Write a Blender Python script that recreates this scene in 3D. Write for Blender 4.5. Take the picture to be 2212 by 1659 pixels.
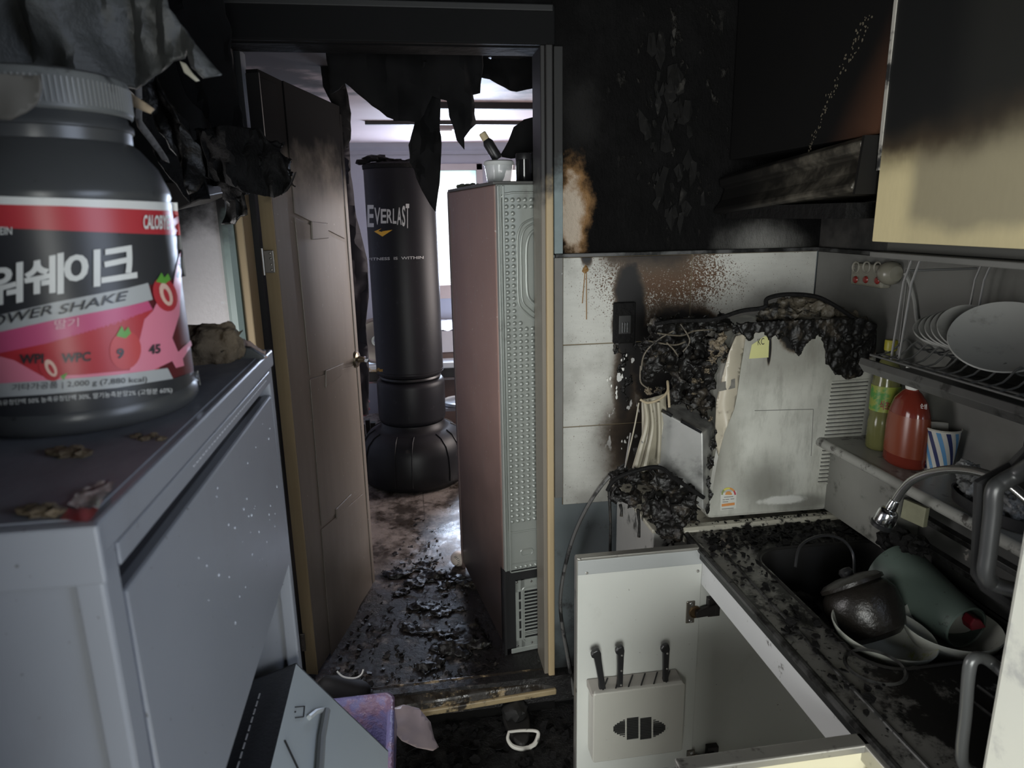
import bpy, bmesh, math, random
from mathutils import Vector, Matrix, noise
from mathutils.geometry import delaunay_2d_cdt
random.seed(7)
for o in list(bpy.data.objects): bpy.data.objects.remove(o, do_unlink=True)
SC = bpy.context.scene
COL = SC.collection

# ------------------------------------------------------------------ camera
W_, H_, F_ = 2212, 1659, 1480.0
YAW, PITCH, ROLL = math.radians(8.4), math.radians(13.8), math.radians(-1.03)
CAM = Vector((0, 0, 1.72))
_f = Vector((math.sin(YAW)*math.cos(PITCH), math.cos(YAW)*math.cos(PITCH), -math.sin(PITCH)))
_r = Vector((math.cos(YAW), -math.sin(YAW), 0)); _u = _r.cross(_f)
_r2 = math.cos(ROLL)*_r + math.sin(ROLL)*_u; _u2 = -math.sin(ROLL)*_r + math.cos(ROLL)*_u
cd = bpy.data.cameras.new('camera'); cam = bpy.data.objects.new('camera', cd); COL.objects.link(cam)
cam.matrix_world = Matrix(((_r2.x, _u2.x, -_f.x, CAM.x), (_r2.y, _u2.y, -_f.y, CAM.y), (_r2.z, _u2.z, -_f.z, CAM.z), (0, 0, 0, 1)))
cd.sensor_fit = 'HORIZONTAL'; cd.sensor_width = 36; cd.lens = 36*F_/W_; cd.clip_start = .02
cd.dof.use_dof = True; cd.dof.focus_distance = 2.1; cd.dof.aperture_fstop = 7.5
SC.camera = cam
# ------------------------------------------------------------------ exposure, sky, daylight at the openings
SC.view_settings.view_transform = 'Standard'; SC.view_settings.look = 'None'
SC.view_settings.gamma = 1; SC.view_settings.use_curve_mapping = False
SC.view_settings.exposure = 0.0
wd = bpy.data.worlds.new('sky'); SC.world = wd; wd.use_nodes = True
wd.node_tree.nodes['Background'].inputs[0].default_value = (.75, .87, 1, 1)
wd.node_tree.nodes['Background'].inputs[1].default_value = .55
def area(name, loc, target, sx, sy, power, col):
    l = bpy.data.lights.new(name, 'AREA'); l.shape = 'RECTANGLE'; l.size = sx; l.size_y = sy; l.energy = power; l.color = col
    o = bpy.data.objects.new(name, l); COL.objects.link(o); o.location = loc
    o.rotation_euler = (Vector(target)-Vector(loc)).to_track_quat('-Z', 'Y').to_euler(); return o
area('daylight_rear_doorway', (-.15, -2.28, 1.15), (.3, 2, 1.0), 1.2, 1.9, 98, (.96, .985, .95))
area('daylight_left_window', (-.93, -1.1, 1.4), (.9, 1.3, 1.1), 1.2, 1.1, 54, (.97, .99, .95))
area('daylight_entry_window', (-.89, 1.52, 1.1), (.9, 1.3, .7), .55, .8, 9.5, (1, .96, .95))
area('added_right_light', (1.40, -.35, 1.68), (-.25, .85, 1.35), .9, .9, 14, (.70, .80, 1))  # unseen source, added to brighten the shoe cabinet's flap and top
area('daylight_far_window', (.42, 5.52, 1.63), (-.1, 1.2, 1.2), .55, .85, 70, (.66, .78, 1))
area('daylight_room_side_window', (2.12, 4.0, 1.5), (-.3, 3.2, 1.45), 1.3, 1.0, 50, (1, .88, .83))

# ------------------------------------------------------------------ points on known planes
def ray(x, y): return _r2*((x-1106)/F_) - _u2*((y-829.5)/F_) + _f
def PY(x, y, Y): d = ray(x, y); return CAM + d*(Y/d.y)
def PX(x, y, X): d = ray(x, y); return CAM + d*(X/d.x)
def PZ(x, y, Z): d = ray(x, y); return CAM + d*((Z-CAM.z)/d.z)

# ------------------------------------------------------------------ node material helpers
class G:
    def __init__(s, name):
        s.m = bpy.data.materials.new(name); s.m.use_nodes = True; s.t = s.m.node_tree
        s.b = s.t.nodes['Principled BSDF']; s._o = None; s._p = None
    def nd(s, typ): return s.t.nodes.new(typ)
    def put(s, sock, v):
        if hasattr(v, 'links'): s.t.links.new(v, sock)
        elif isinstance(v, (tuple, list)) and len(v) == 3 and len(sock.default_value) == 4: sock.default_value = (*v, 1)
        else: sock.default_value = v
    def obj(s):
        if s._o is None: s._o = s.nd('ShaderNodeTexCoord').outputs['Object']
        return s._o
    def pos(s):
        if s._p is None:
            g = s.nd('ShaderNodeNewGeometry'); s._p = g.outputs['Position']
        return s._p
    def xyz(s, v=None):
        n = s.nd('ShaderNodeSeparateXYZ'); s.put(n.inputs[0], v or s.pos()); return n.outputs
    def vmul(s, v, k):
        n = s.nd('ShaderNodeVectorMath'); n.operation = 'MULTIPLY'; s.put(n.inputs[0], v); n.inputs[1].default_value = k; return n.outputs[0]
    def noise(s, sc, det=4, rough=.55, vec=None, dist=0):
        n = s.nd('ShaderNodeTexNoise'); s.put(n.inputs['Vector'], vec or s.pos())
        n.inputs['Scale'].default_value = sc; n.inputs['Detail'].default_value = det; n.inputs['Roughness'].default_value = rough; n.inputs['Distortion'].default_value = dist
        return n.outputs['Fac']
    def ma(s, op, a, b=0, c=0):
        n = s.nd('ShaderNodeMath'); n.operation = op
        for i, v in enumerate((a, b, c)):
            if i < len(n.inputs): s.put(n.inputs[i], v)
        return n.outputs[0]
    def ss(s, x, lo, hi, a=0., b=1.):
        n = s.nd('ShaderNodeMapRange'); n.interpolation_type = 'SMOOTHSTEP'; s.put(n.inputs[0], x)
        n.inputs[1].default_value = lo; n.inputs[2].default_value = hi; n.inputs[3].default_value = a; n.inputs[4].default_value = b
        return n.outputs[0]
    def mix(s, f, a, b):
        n = s.nd('ShaderNodeMix'); n.data_type = 'RGBA'; s.put(n.inputs['Factor'], f); s.put(n.inputs['A'], a) if False else None
        s.put(n.inputs[6], a); s.put(n.inputs[7], b); return n.outputs[2]
    def blob(s, c, r, lo=.55, hi=1.1, nz=.5, ns=9.):
        # 1 inside an ellipsoid round c with ragged edge (a stain with a shape of its own)
        x = s.xyz(); acc = None
        for i in range(3):
            if r[i] is None: continue
            d = s.ma('DIVIDE', s.ma('SUBTRACT', x[i], c[i]), r[i]); d = s.ma('MULTIPLY', d, d)
            acc = d if acc is None else s.ma('ADD', acc, d)
        d = s.ma('SQRT', acc)
        d = s.ma('ADD', d, s.ma('MULTIPLY', s.ma('SUBTRACT', s.noise(ns, 6, .65), .5), nz*2))
        return s.ss(d, lo, hi, 1., 0.)
    def mx(s, a, b): return s.ma('MAXIMUM', a, b)
    def bump(s, h, st, dist=.01):
        n = s.nd('ShaderNodeBump'); n.inputs['Strength'].default_value = st; n.inputs['Distance'].default_value = dist; s.put(n.inputs['Height'], h)
        s.t.links.new(n.outputs[0], s.b.inputs['Normal'])
    def fin(s, col, rough=.5, metal=0, spec=None):
        s.put(s.b.inputs['Base Color'], col); s.put(s.b.inputs['Roughness'], rough); s.put(s.b.inputs['Metallic'], metal)
        if spec is not None: s.b.inputs['Specular IOR Level'].default_value = spec
        return s.m
SOOT = (.012, .0115, .011)
def M(name, col, rough=.5, metal=0, var=.12, vs=7, stains=(), bump=0, bs=40, spec=None, trans=0, emit=0, alpha=1, bd=.004, wobj=True):
    g = G(name); v = g.obj() if wobj else g.pos()
    c = g.mix(g.noise(vs, 5, .6, v), tuple(x*(1-var) for x in col), tuple(min(1, x*(1+var)) for x in col))
    r = rough
    for (sc, ns, lo, hi, *rr) in stains:
        f = g.ss(g.noise(ns, 6, .65, v), lo, hi); c = g.mix(f, c, sc)
        if rr: r = g.ma('ADD', g.ma('MULTIPLY', f, rr[0]-rough), rough)
    if bump: g.bump(g.noise(bs, 5, .6, v), bump, bd)
    if trans: g.b.inputs['Transmission Weight'].default_value = trans
    if alpha < 1: g.b.inputs['Alpha'].default_value = alpha
    if emit: g.put(g.b.inputs['Emission Color'], col); g.b.inputs['Emission Strength'].default_value = emit
    return g.fin(c, r, metal, spec)

# ------------------------------------------------------------------ mesh helpers
WM = {}
class MB:
    def __init__(s, T=None): s.v = []; s.f = []; s.T = T
    def add(s, vs, fs):
        k = len(s.v); s.v += [(s.T @ Vector(p)) if s.T else Vector(p) for p in vs]; s.f += [tuple(i+k for i in q) for q in fs]; return s
    def hexa(s, p):  # p: 4 bottom ccw, 4 top ccw
        return s.add(p, [(3, 2, 1, 0), (4, 5, 6, 7), (0, 1, 5, 4), (1, 2, 6, 5), (2, 3, 7, 6), (3, 0, 4, 7)])
    def box(s, x0, x1, y0, y1, z0, z1):
        return s.hexa([(x0, y0, z0), (x1, y0, z0), (x1, y1, z0), (x0, y1, z0), (x0, y0, z1), (x1, y0, z1), (x1, y1, z1), (x0, y1, z1)])
    def prism(s, poly, ex):
        n = len(poly); ex = Vector(ex); P = [Vector(p) for p in poly]
        return s.add(P + [p+ex for p in P], [tuple(range(n))[::-1], tuple(range(n, 2*n))] + [(i, (i+1) % n, n+(i+1) % n, n+i) for i in range(n)])
    def tube(s, path, r, seg=10, closed=False, caps=True):
        P = [Vector(p) for p in path]; n = len(P); rs = r if isinstance(r, (list, tuple)) else [r]*n
        t0 = (P[1]-P[0]).normalized(); nrm = t0.orthogonal().normalized(); V = []
        for i in range(n):
            a = P[i-1] if (i > 0 or closed) else P[0]; b = P[(i+1) % n] if (i < n-1 or closed) else P[-1]
            t = (b-a).normalized(); nrm = (nrm - t*nrm.dot(t)).normalized(); bn = t.cross(nrm)
            V += [P[i] + (nrm*math.cos(2*math.pi*k/seg)+bn*math.sin(2*math.pi*k/seg))*rs[i] for k in range(seg)]
        Fc = [(i*seg+k, i*seg+(k+1) % seg, ((i+1) % n)*seg+(k+1) % seg, ((i+1) % n)*seg+k) for i in range(n if closed else n-1) for k in range(seg)]
        if caps and not closed: Fc += [tuple(range(seg))[::-1], tuple((n-1)*seg+k for k in range(seg))]
        return s.add(V, Fc)
    def lathe(s, prof, c=(0, 0, 0), seg=48, ax=None, a0=0, a1=2*math.pi):
        full = abs(a1-a0-2*math.pi) < 1e-6; m = seg if full else seg+1; V = []; c = Vector(c); R = ax or Matrix.Identity(3)
        for (r, z) in prof: V += [c + R @ Vector((r*math.cos(a0+(a1-a0)*k/seg), r*math.sin(a0+(a1-a0)*k/seg), z)) for k in range(m)]
        n = len(prof); Fc = []
        for i in range(n-1):
            for k in range(seg):
                k2 = (k+1) % m; Fc.append((i*m+k, i*m+k2, (i+1)*m+k2, (i+1)*m+k))
        return s.add(V, Fc)
    def lump(s, c, r, amp=.35, sc=1.6, sub=3, seed=0, sq=(1, 1, 1)):
        bm = bmesh.new(); bmesh.ops.create_icosphere(bm, subdivisions=sub, radius=1); c = Vector(c); off = Vector((seed*3.7, seed*1.3, seed*2.1)); V = []
        for v in bm.verts:
            d = 1 + amp*(noise.fractal(v.co*sc+off, .8, 2.1, 4))*1.3
            V.append(c + Vector((v.co.x*sq[0], v.co.y*sq[1], v.co.z*sq[2]))*r*d)
        Fc = [tuple(v.index for v in f.verts) for f in bm.faces]; bm.free(); return s.add(V, Fc)
    def obj(s, name, mat, parent=None, smooth=False, bevel=0, solid=0, base=None, ang=35, melt=0, rough=1.):
        if parent is not None: inv = WM[parent.name].inverted(); V = [inv @ p for p in s.v]; loc = None
        else:
            if base is None:
                xs = [p.x for p in s.v]; ys = [p.y for p in s.v]; zs = [p.z for p in s.v]
                base = ((min(xs)+max(xs))/2, (min(ys)+max(ys))/2, min(zs))
            loc = Vector(base); V = [p-loc for p in s.v]
        me = bpy.data.meshes.new(name); me.from_pydata([tuple(p) for p in V], [], s.f); me.validate(); me.update()
        bm = bmesh.new(); bm.from_mesh(me); bmesh.ops.recalc_face_normals(bm, faces=bm.faces); bm.to_mesh(me); bm.free()
        me.materials.append(mat)
        if smooth:
            for p in me.polygons: p.use_smooth = True
            try: me.set_sharp_from_angle(angle=math.radians(ang))
            except Exception: pass
        o = bpy.data.objects.new(name, me); COL.objects.link(o)
        if parent is not None: o.parent = parent; WM[o.name] = WM[parent.name]
        else: o.location = loc; WM[o.name] = Matrix.Translation(loc)
        if solid:
            b = o.modifiers.new('thickness', 'SOLIDIFY'); b.thickness = solid; b.offset = 0
        if melt:   # overlapping lumps run together into one crust
            b = o.modifiers.new('fuse', 'REMESH'); b.mode = 'VOXEL'; b.voxel_size = melt; b.use_smooth_shade = True
            b = o.modifiers.new('slump', 'SMOOTH'); b.factor = .5; b.iterations = 7
            for nm, sz, st in (('coarse', melt*9, melt*4.5*rough), ('fine', melt*2.6, melt*1.6*rough)):
                tx = bpy.data.textures.get(nm+str(melt)) or bpy.data.textures.new(nm+str(melt), 'CLOUDS'); tx.noise_scale = sz; tx.noise_depth = 4; tx.noise_type = 'HARD_NOISE'
                b = o.modifiers.new(nm, 'DISPLACE'); b.texture = tx; b.texture_coords = 'LOCAL'; b.strength = st; b.mid_level = .5
        if bevel:
            b = o.modifiers.new('bevel', 'BEVEL'); b.width = bevel; b.segments = 2; b.limit_method = 'ANGLE'; b.angle_limit = math.radians(40)
        return o
def thing(name, label, cat, loc, rotz=0, group=None):
    o = bpy.data.objects.new(name, None); COL.objects.link(o); o.location = loc; o.rotation_euler = (0, 0, rotz); o.empty_display_size = .05
    o['label'] = label; o['category'] = cat
    if group: o['group'] = group
    WM[o.name] = Matrix.Translation(loc) @ Matrix.Rotation(rotz, 4, 'Z'); return o
def tag(o, label, cat, group=None, kind=None):
    o['label'] = label; o['category'] = cat
    if group: o['group'] = group
    if kind: o['kind'] = kind
    return o
def struct(o, label, cat='wall'):
    o['kind'] = 'structure'; o['label'] = label; o['category'] = cat; return o
def share(o, name, parent, off):   # another copy of a part with the same mesh
    c = o.copy(); c.name = name; COL.objects.link(c); c.parent = parent; c.location = Vector(o.location)+Vector(off); return c
# flat outline -> fine triangle mesh lying in (u, v)
def fill(poly, step):
    us = [p[0] for p in poly]; vs = [p[1] for p in poly]; pts = [Vector(p) for p in poly]; n = len(pts)
    P = []; E = []
    for i in range(n):
        a, b = pts[i], pts[(i+1) % n]; k = max(1, int((b-a).length/step))
        for j in range(k): P.append(a.lerp(b, j/k))
    m = len(P); E = [(i, (i+1) % m) for i in range(m)]
    u = min(us)+step*.5
    while u < max(us):
        v = min(vs)+step*.5
        while v < max(vs):
            P.append(Vector((u+random.uniform(-.2, .2)*step, v+random.uniform(-.2, .2)*step))); v += step
        u += step
    r = delaunay_2d_cdt(P, E, [], 1, 1e-6)
    return r[0], r[2]
def sheet(px, Y, step=14, amp=.03, sc=6., seed=0, curl=None, jag=0, skew=0.):
    """charred hanging sheet: outline given where it hangs at depth Y, folded in depth by noise"""
    poly = []
    for i, p in enumerate(px):
        a = Vector(p); b = Vector(px[(i+1) % len(px)]); k = max(1, int((b-a).length/18)) if jag else 1
        for j in range(k):
            q = a.lerp(b, j/k)
            if jag and 0 < q.x < W_ and q.y > 0: q += Vector((random.uniform(-jag, jag), random.uniform(-jag, jag)))
            poly.append((q.x, q.y))
    vs, fs = fill(poly, step); m = MB(); V = []
    for v in vs:
        p = PY(v.x, v.y, Y); q = Vector((p.x*sc, p.z*sc*.35+seed*5.1, seed*2.7))
        dy = amp*noise.fractal(q, 1., 2., 3)*1.6 + amp*.35*noise.noise(Vector((p.x*sc*4, p.z*sc*2, seed)))
        if curl: dy += curl(v.x, v.y)
        dy += skew*(v.x-px[0][0])
        V.append(p*(1) + Vector((0, dy, 0)))
    return m.add(V, [tuple(f) for f in fs])
# text -> triangles in unit square coordinates
def text_tris(txt, bold=0., shear=0., maxlen=None, squeeze=True, spacing=1.):
    cu = bpy.data.curves.new('t', 'FONT'); cu.body = txt; cu.size = 1; cu.offset = bold; cu.shear = shear; cu.space_character = spacing; cu.resolution_u = 3
    ob = bpy.data.objects.new('t', cu); COL.objects.link(ob); bpy.context.view_layer.update()
    me = bpy.data.meshes.new_from_object(ob.evaluated_get(bpy.context.evaluated_depsgraph_get()))
    bm = bmesh.new(); bm.from_mesh(me); bmesh.ops.triangulate(bm, faces=bm.faces)
    xs = [v.co.x for v in bm.verts]; ys = [v.co.y for v in bm.verts]
    if not xs: xs = [0, 1]; ys = [0, 1]
    w = max(xs)-min(xs)
    for it in range(3):
        es = [e for e in bm.edges if e.calc_length() > w*(maxlen or .12)]
        if es: bmesh.ops.subdivide_edges(bm, edges=es, cuts=1); bmesh.ops.triangulate(bm, faces=bm.faces)
    V = [((v.co.x-min(xs))/(max(xs)-min(xs)), (v.co.y-min(ys))/(max(ys)-min(ys))) for v in bm.verts]
    bm.verts.index_update(); Fc = [tuple(v.index for v in f.verts) for f in bm.faces]
    bm.free(); bpy.data.objects.remove(ob, do_unlink=True); bpy.data.curves.remove(cu); bpy.data.meshes.remove(me)
    return V, Fc
def letter(name, txt, quad, surf, mat, parent, bold=0., shear=0., arch=0., maxlen=None, spacing=1.):
    """lettering laid on a surface; quad = image corners bl, br, tr, tl; surf(px,py) gives the point on the thing"""
    V, Fc = text_tris(txt, bold, shear, maxlen, spacing=spacing); bl, br, tr, tl = [Vector(q) for q in quad]; m = MB(); P = []
    for u, v in V:
        q = bl.lerp(br, u).lerp(tl.lerp(tr, u), v); q = q + Vector((0, arch*(1-(2*u-1)**2)*(v*2-1))); P.append(surf(q.x, q.y))
    m.add(P, Fc); return m.obj(name, mat, parent)
def decal(name, poly, surf, mat, parent, step=14):
    vs, fs = fill(poly, step); m = MB(); m.add([surf(v.x, v.y) for v in vs], [tuple(f) for f in fs]); return m.obj(name, mat, parent, smooth=True)
def ell(cx, cy, rx, ry, n=22, rot=0):
    c, s = math.cos(rot), math.sin(rot)
    return [(cx+rx*math.cos(t)*c-ry*math.sin(t)*s, cy+rx*math.cos(t)*s+ry*math.sin(t)*c) for t in (2*math.pi*k/n for k in range(n))]
def arc_pts(P, n=8):  # smooth path through points (Catmull-Rom)
    P = [Vector(p) for p in P]; out = []
    for i in range(len(P)-1):
        a = P[max(i-1, 0)]; b = P[i]; c = P[i+1]; d = P[min(i+2, len(P)-1)]
        for j in range(n):
            t = j/n; out.append(.5*((2*b)+(c-a)*t+(2*a-5*b+4*c-d)*t*t+(3*b-a-3*c+d)*t**3))
    return out+[P[-1]]
def rrect(x0, x1, y0, y1, r, z, n=8):
    out = []
    for (cx, cy, a) in ((x1-r, y1-r, 0), (x0+r, y1-r, 90), (x0+r, y0+r, 180), (x1-r, y0+r, 270)):
        for k in range(n+1):
            t = math.radians(a+90*k/n); out.append(Vector((cx+r*math.cos(t), cy+r*math.sin(t), z)))
    return out
def flakes(name, mat, n, place, smin, smax, label, cat='debris', lift=.3, thick=.0015):
    """charred bits lying about: nobody could count them"""
    m = MB()
    for i in range(n):
        p = place()
        if p is None: continue
        p = Vector(p); s = random.uniform(smin, smax)*random.uniform(.5, 1); k = random.randint(4, 7); a0 = random.uniform(0, 6.3); tl = Vector((random.uniform(-lift, lift), random.uniform(-lift, lift), 1)).normalized()
        ring = []
        for j in range(k):
            a = a0+6.283*j/k; r = s*random.uniform(.45, 1.1); q = Vector((math.cos(a)*r*random.uniform(.6, 1.2), math.sin(a)*r, 0)); q.z = -(q.x*tl.x+q.y*tl.y)/tl.z; ring.append(p+q+Vector((0, 0, abs(s*lift*.6))))
        m.prism(ring, (0, 0, thick+s*.08))
    return tag(m.obj(name, mat), label, cat, kind='stuff')

# ------------------------------------------------------------------ materials
MT = {}
MT['char'] = M('charred_black', (.006, .0057, .0057), .75, spec=.2, var=.5, vs=14, bump=.7, bs=45, bd=.01, stains=[((.025, .024, .022), 30, .66, .8)])
MT['char_gloss'] = M('charred_melt', (.006, .0055, .005), .46, spec=.4, var=.6, vs=18, bump=.5, bs=38, bd=.008, stains=[((.055, .045, .033), 20, .52, .72), ((.16, .14, .11), 55, .68, .78)])
MT['char_brown'] = M('scorched_plastic', (.10, .085, .062), .5, var=.6, vs=13, bump=.8, bs=30, bd=.012, stains=[((.011, .01, .009), 15, .5, .62), ((.25, .21, .16), 26, .64, .8)])
MT['sheet_char'] = M('charred_wallpaper', (.0075, .0075, .008), .95, spec=.15, var=.4, vs=9, bump=.4, bs=25)
MT['sheet_ash'] = M('smoked_wallpaper', (.045, .047, .046), .55, var=.5, vs=10, bump=.6, bs=28, bd=.008, stains=[((.013, .013, .014), 9, .52, .7), ((.2, .18, .19), 24, .66, .82)])
MT['steel_dark'] = M('sooty_steel', (.10, .10, .098), .38, .7, var=.3, vs=14, stains=[((.012, .012, .011), 7, .47, .62, .7), ((.02, .019, .018), 38, .58, .68, .8)], bump=.1)
MT['chrome'] = M('chrome', (.62, .63, .64), .16, 1, var=.08, stains=[((.05, .05, .05), 30, .6, .75, .5)])
MT['white_metal'] = M('white_enamel', (.62, .63, .6), .35, var=.05, stains=[((.2, .19, .17), 70, .72, .78)])
MT['black_plastic'] = M('black_plastic', (.016, .016, .017), .38, var=.2)
MT['grey_plastic'] = M('dark_grey_plastic', (.035, .036, .037), .35, var=.15)
MT['white_plastic'] = M('white_plastic', (.66, .67, .63), .35, var=.06, stains=[((.16, .15, .13), 40, .62, .75)])
MT['ink_black'] = M('black_ink', (.02, .02, .02), .5)
MT['ink_white'] = M('white_ink', (.78, .78, .74), .4)
MT['paper_grey'] = M('ash_paper', (.2, .19, .18), .8, var=.3)

# ================================================================== SETTING
D = 2.1                                   # plane of the wall with the doorway
FZ = .14                                  # floor level of the room beyond
# kitchen floor
g = G('kitchen_floor'); p = g.pos()
c = g.mix(g.ss(g.noise(9, 7, .7), .42, .75), (.004, .0038, .0035), (.018, .016, .014)); c = g.mix(g.ss(g.noise(55, 3), .70, .75), c, (.09, .083, .07))
g.bump(g.noise(34, 8, .7), .9, .02); MT['kfloor'] = g.fin(c, g.ss(g.noise(12, 4), .3, .7, .25, .7))
m = MB().box(-.86, 1.36, -2.3, 2.2, -.1, 0); struct(m.obj('floor', MT['kfloor']), 'black soot-covered kitchen floor', 'floor')
# room floor: wet, dirty vinyl
g = G('room_floor'); x, y, z = g.xyz()
n1 = g.noise(5, 8, .68); n2 = g.noise(19, 7, .7); n3 = g.noise(70, 4, .6)
c = g.mix(g.noise(3, 4), (.18, .155, .135), (.31, .27, .24))
c = g.mix(g.ss(g.ma('ADD', n1, g.ma('MULTIPLY', n2, .45)), .60, .84), c, (.035, .027, .021))
near = g.ss(g.ma('ADD', y, g.ma('MULTIPLY', g.ma('SUBTRACT', n1, .5), 1.3)), 2.55, 3.1, 1, 0)
right = g.ma('MULTIPLY', g.ss(g.ma('ADD', x, g.ma('MULTIPLY', g.ma('SUBTRACT', n2, .5), .5)), -.02, .2), g.ss(y, 2.7, 3.0, 1, 0))
black = g.ma('MINIMUM', g.ma('MAXIMUM', g.ma('MULTIPLY', near, g.ss(n2, .3, .52)), right), 1)
c = g.mix(black, c, (.011, .010, .010)); c = g.mix(g.ss(n3, .66, .7), c, (.012, .01, .01))
seam = g.ss(g.ma('ABSOLUTE', g.ma('SUBTRACT', x, .02)), .001, .004, 1, 0); c = g.mix(g.ma('MULTIPLY', seam, .6), c, (.02, .018, .016))
wet = g.ss(g.noise(6.3, 5, .6), .42, .6)
r = g.ma('ADD', .13, g.ma('MULTIPLY', g.ma('SUBTRACT', 1, wet), .38))
g.bump(g.ma('ADD', g.ma('MULTIPLY', n2, .5), g.ma('MULTIPLY', g.ma('MULTIPLY', black, g.noise(42, 6, .7)), 1.6)), .5, .012)
MT['rfloor'] = g.fin(c, r)
m = MB().box(-1.6, 2.2, 2.06, 5.7, FZ-.1, FZ); struct(m.obj('floor_room', MT['rfloor']), 'wet grey-brown vinyl floor strewn with soot in the room beyond the doorway', 'floor')
# ceilings
g = G('burnt_ceiling'); c = g.mix(g.ss(g.noise(6, 6), .45, .75), (.003, .003, .0033), (.008, .0083, .009)); g.bump(g.noise(22, 6), .5, .01); MT['kceil'] = g.fin(c, .95, 0, .15)
struct(MB().box(-.86, 1.36, -2.3, 2.2, 2.42, 2.5).obj('ceiling', MT['kceil']), 'soot-black burnt kitchen ceiling', 'ceiling')
g = G('room_ceiling'); x, y, z = g.xyz()
c = g.mix(g.noise(2, 4), (.34, .27, .275), (.46, .37, .37)); c = g.mix(g.ss(g.ma('ADD', g.noise(4, 6), g.ss(y, 2.4, 4.4, .35, -.25)), .5, .75), c, (.035, .033, .035))
MT['rceil'] = g.fin(c, .6)
struct(MB().box(-1.6, 2.2, 2.2, 5.7, 2.27, 2.37).obj('ceiling_room', MT['rceil']), 'smoke-stained pale pink ceiling of the room beyond', 'ceiling')
# wall with the doorway: left part, right part, lintel
g = G('left_wall_paint'); x, y, z = g.xyz()
c = g.mix(g.noise(60, 3), (.66, .63, .62), (.76, .73, .72)); c = g.mix(g.ss(g.noise(38, 2), .69, .72), c, (.75, .74, .74))
s = g.ss(g.ma('ADD', z, g.ma('MULTIPLY', g.ma('SUBTRACT', g.noise(7, 6), .5), .35)), 1.62, 1.78); c = g.mix(s, c, (.011, .0115, .012))
g.bump(g.noise(90, 3), .15, .004); MT['lwall'] = g.fin(c, g.ss(z, 1.6, 1.8, .45, .95))
m = MB().box(-.86, -.485, D, D+.1, 0, 2.42); struct(m.obj('wall_back', MT['lwall']), 'pale wall left of the doorway, blackened above')
g = G('burnt_wall'); x, y, z = g.xyz()
c = g.mix(g.ss(g.noise(5, 7, .7), .4, .8), (.0028, .0027, .0028), (.0085, .0083, .0085))
w = g.blob((.512, 0, 1.735), (.058, None, .17), .45, 1.05, .75, 17); c = g.mix(w, c, (.30, .17, .075))
w = g.blob((.503, 0, 1.72), (.05, None, .155), .35, .85, .75, 17); c = g.mix(w, c, (.62, .52, .42))
w = g.blob((.53, 0, 2.0), (.075, None, .13), .1, 1.2, .8, 9); c = g.mix(g.ma('MULTIPLY', w, .8), c, (.022, .0215, .021))
w = g.blob((1.14, 0, 1.615), (.16, None, .08), .0, 1.2, .55, 6); c = g.mix(g.ma('MULTIPLY', w, .85), c, (.26, .255, .24))
ng = g.ma('MULTIPLY', g.ss(g.noise(26, 5, .6, g.vmul(g.pos(), (1.3, 1, .7))), .60, .70), g.blob((.83, 0, 2.0), (.2, None, .36), .5, 1.2, .3, 6)); c = g.mix(g.ma('MULTIPLY', ng, .7), c, (.09, .085, .078))
g.bump(g.ma('ADD', g.noise(14, 8, .7, g.vmul(g.pos(), (1.2, 1, .6))), ng), .9, .03); MT['bwall'] = g.fin(c, .8, 0, .15)
struct(MB().box(.44, 1.36, D, D+.1, 1.60, 2.42).obj('wall_back_upper', MT['bwall']), 'burnt black wall above the tiles with blistered peeling paint')
struct(MB().box(-.485, .44, D, D+.1, 2.185, 2.42).obj('wall_back_lintel', MT['kceil']), 'burnt black wall over the doorway')
g = G('teal_panel'); c = g.mix(g.noise(8, 5), (.13, .155, .165), (.19, .215, .225)); c = g.mix(g.ss(g.noise(11, 6, .7), .55, .75), c, (.05, .052, .052)); x, y, z = g.xyz()
c = g.mix(g.ss(g.ma('ADD', z, g.ma('MULTIPLY', g.noise(9), .3)), .28, .5, 1, 0), c, (.02, .02, .02)); MT['teal'] = g.fin(c, .4)
WB = MB().box(.44, 1.36, D+.002, D+.1, 0, 1.60).obj('wall_back_lower', MT['teal']); struct(WB, 'grey-blue lower wall carrying the white kitchen tiles')
# tiles, each a piece of its own
SK = PY(1345, 690, D)                       # burnt socket on the tiles
g = G('kitchen_tile'); x, y, z = g.xyz()
c = g.mix(g.noise(10, 6, .6, g.vmul(g.pos(), (1, 1, 5))), (.48, .48, .445), (.62, .62, .575))
c = g.mix(g.ma('MULTIPLY', g.ss(g.noise(7, 6, .6), .45, .75), .55), c, (.26, .25, .225))
gr = g.ss(g.ma('ADD', g.noise(210, 3, .6), g.ma('MULTIPLY', g.blob((.80, 0, 1.52), (.27, None, .17), .1, 1.25, .3, 5), .34)), .64, .74); c = g.mix(gr, c, (.10, .055, .03))
b1 = g.blob((SK.x+.02, 0, SK.z+.02), (.075, None, .22), .45, 1.0, .35, 8)
b2 = g.ma('MULTIPLY', g.blob((SK.x+.01, 0, SK.z-.2), (.06, None, .30), .0, 1.25, .4, 8), .8)
b3 = g.ma('MULTIPLY', g.blob((.76, 0, 1.62), (.26, None, .13), .0, 1.2, .4, 7), .8)
b4 = g.blob((.86, 0, 1.25), (.24, None, .22), .5, 1.1, .4, 7)
b5 = g.ma('MULTIPLY', g.blob((.74, 0, .95), (.19, None, .36), .1, 1.25, .4, 7), .7)
b6 = g.blob((.55, 0, 1.605), (.03, None, .06), .3, 1.0, .4, 12)
s = g.mx(g.mx(g.mx(b1, b2), g.mx(b3, b4)), g.mx(b5, b6)); c = g.mix(g.ss(s, .05, .55), c, (.085, .06, .04)); c = g.mix(g.ss(s, .3, .8), c, (.011, .010, .010))
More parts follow.
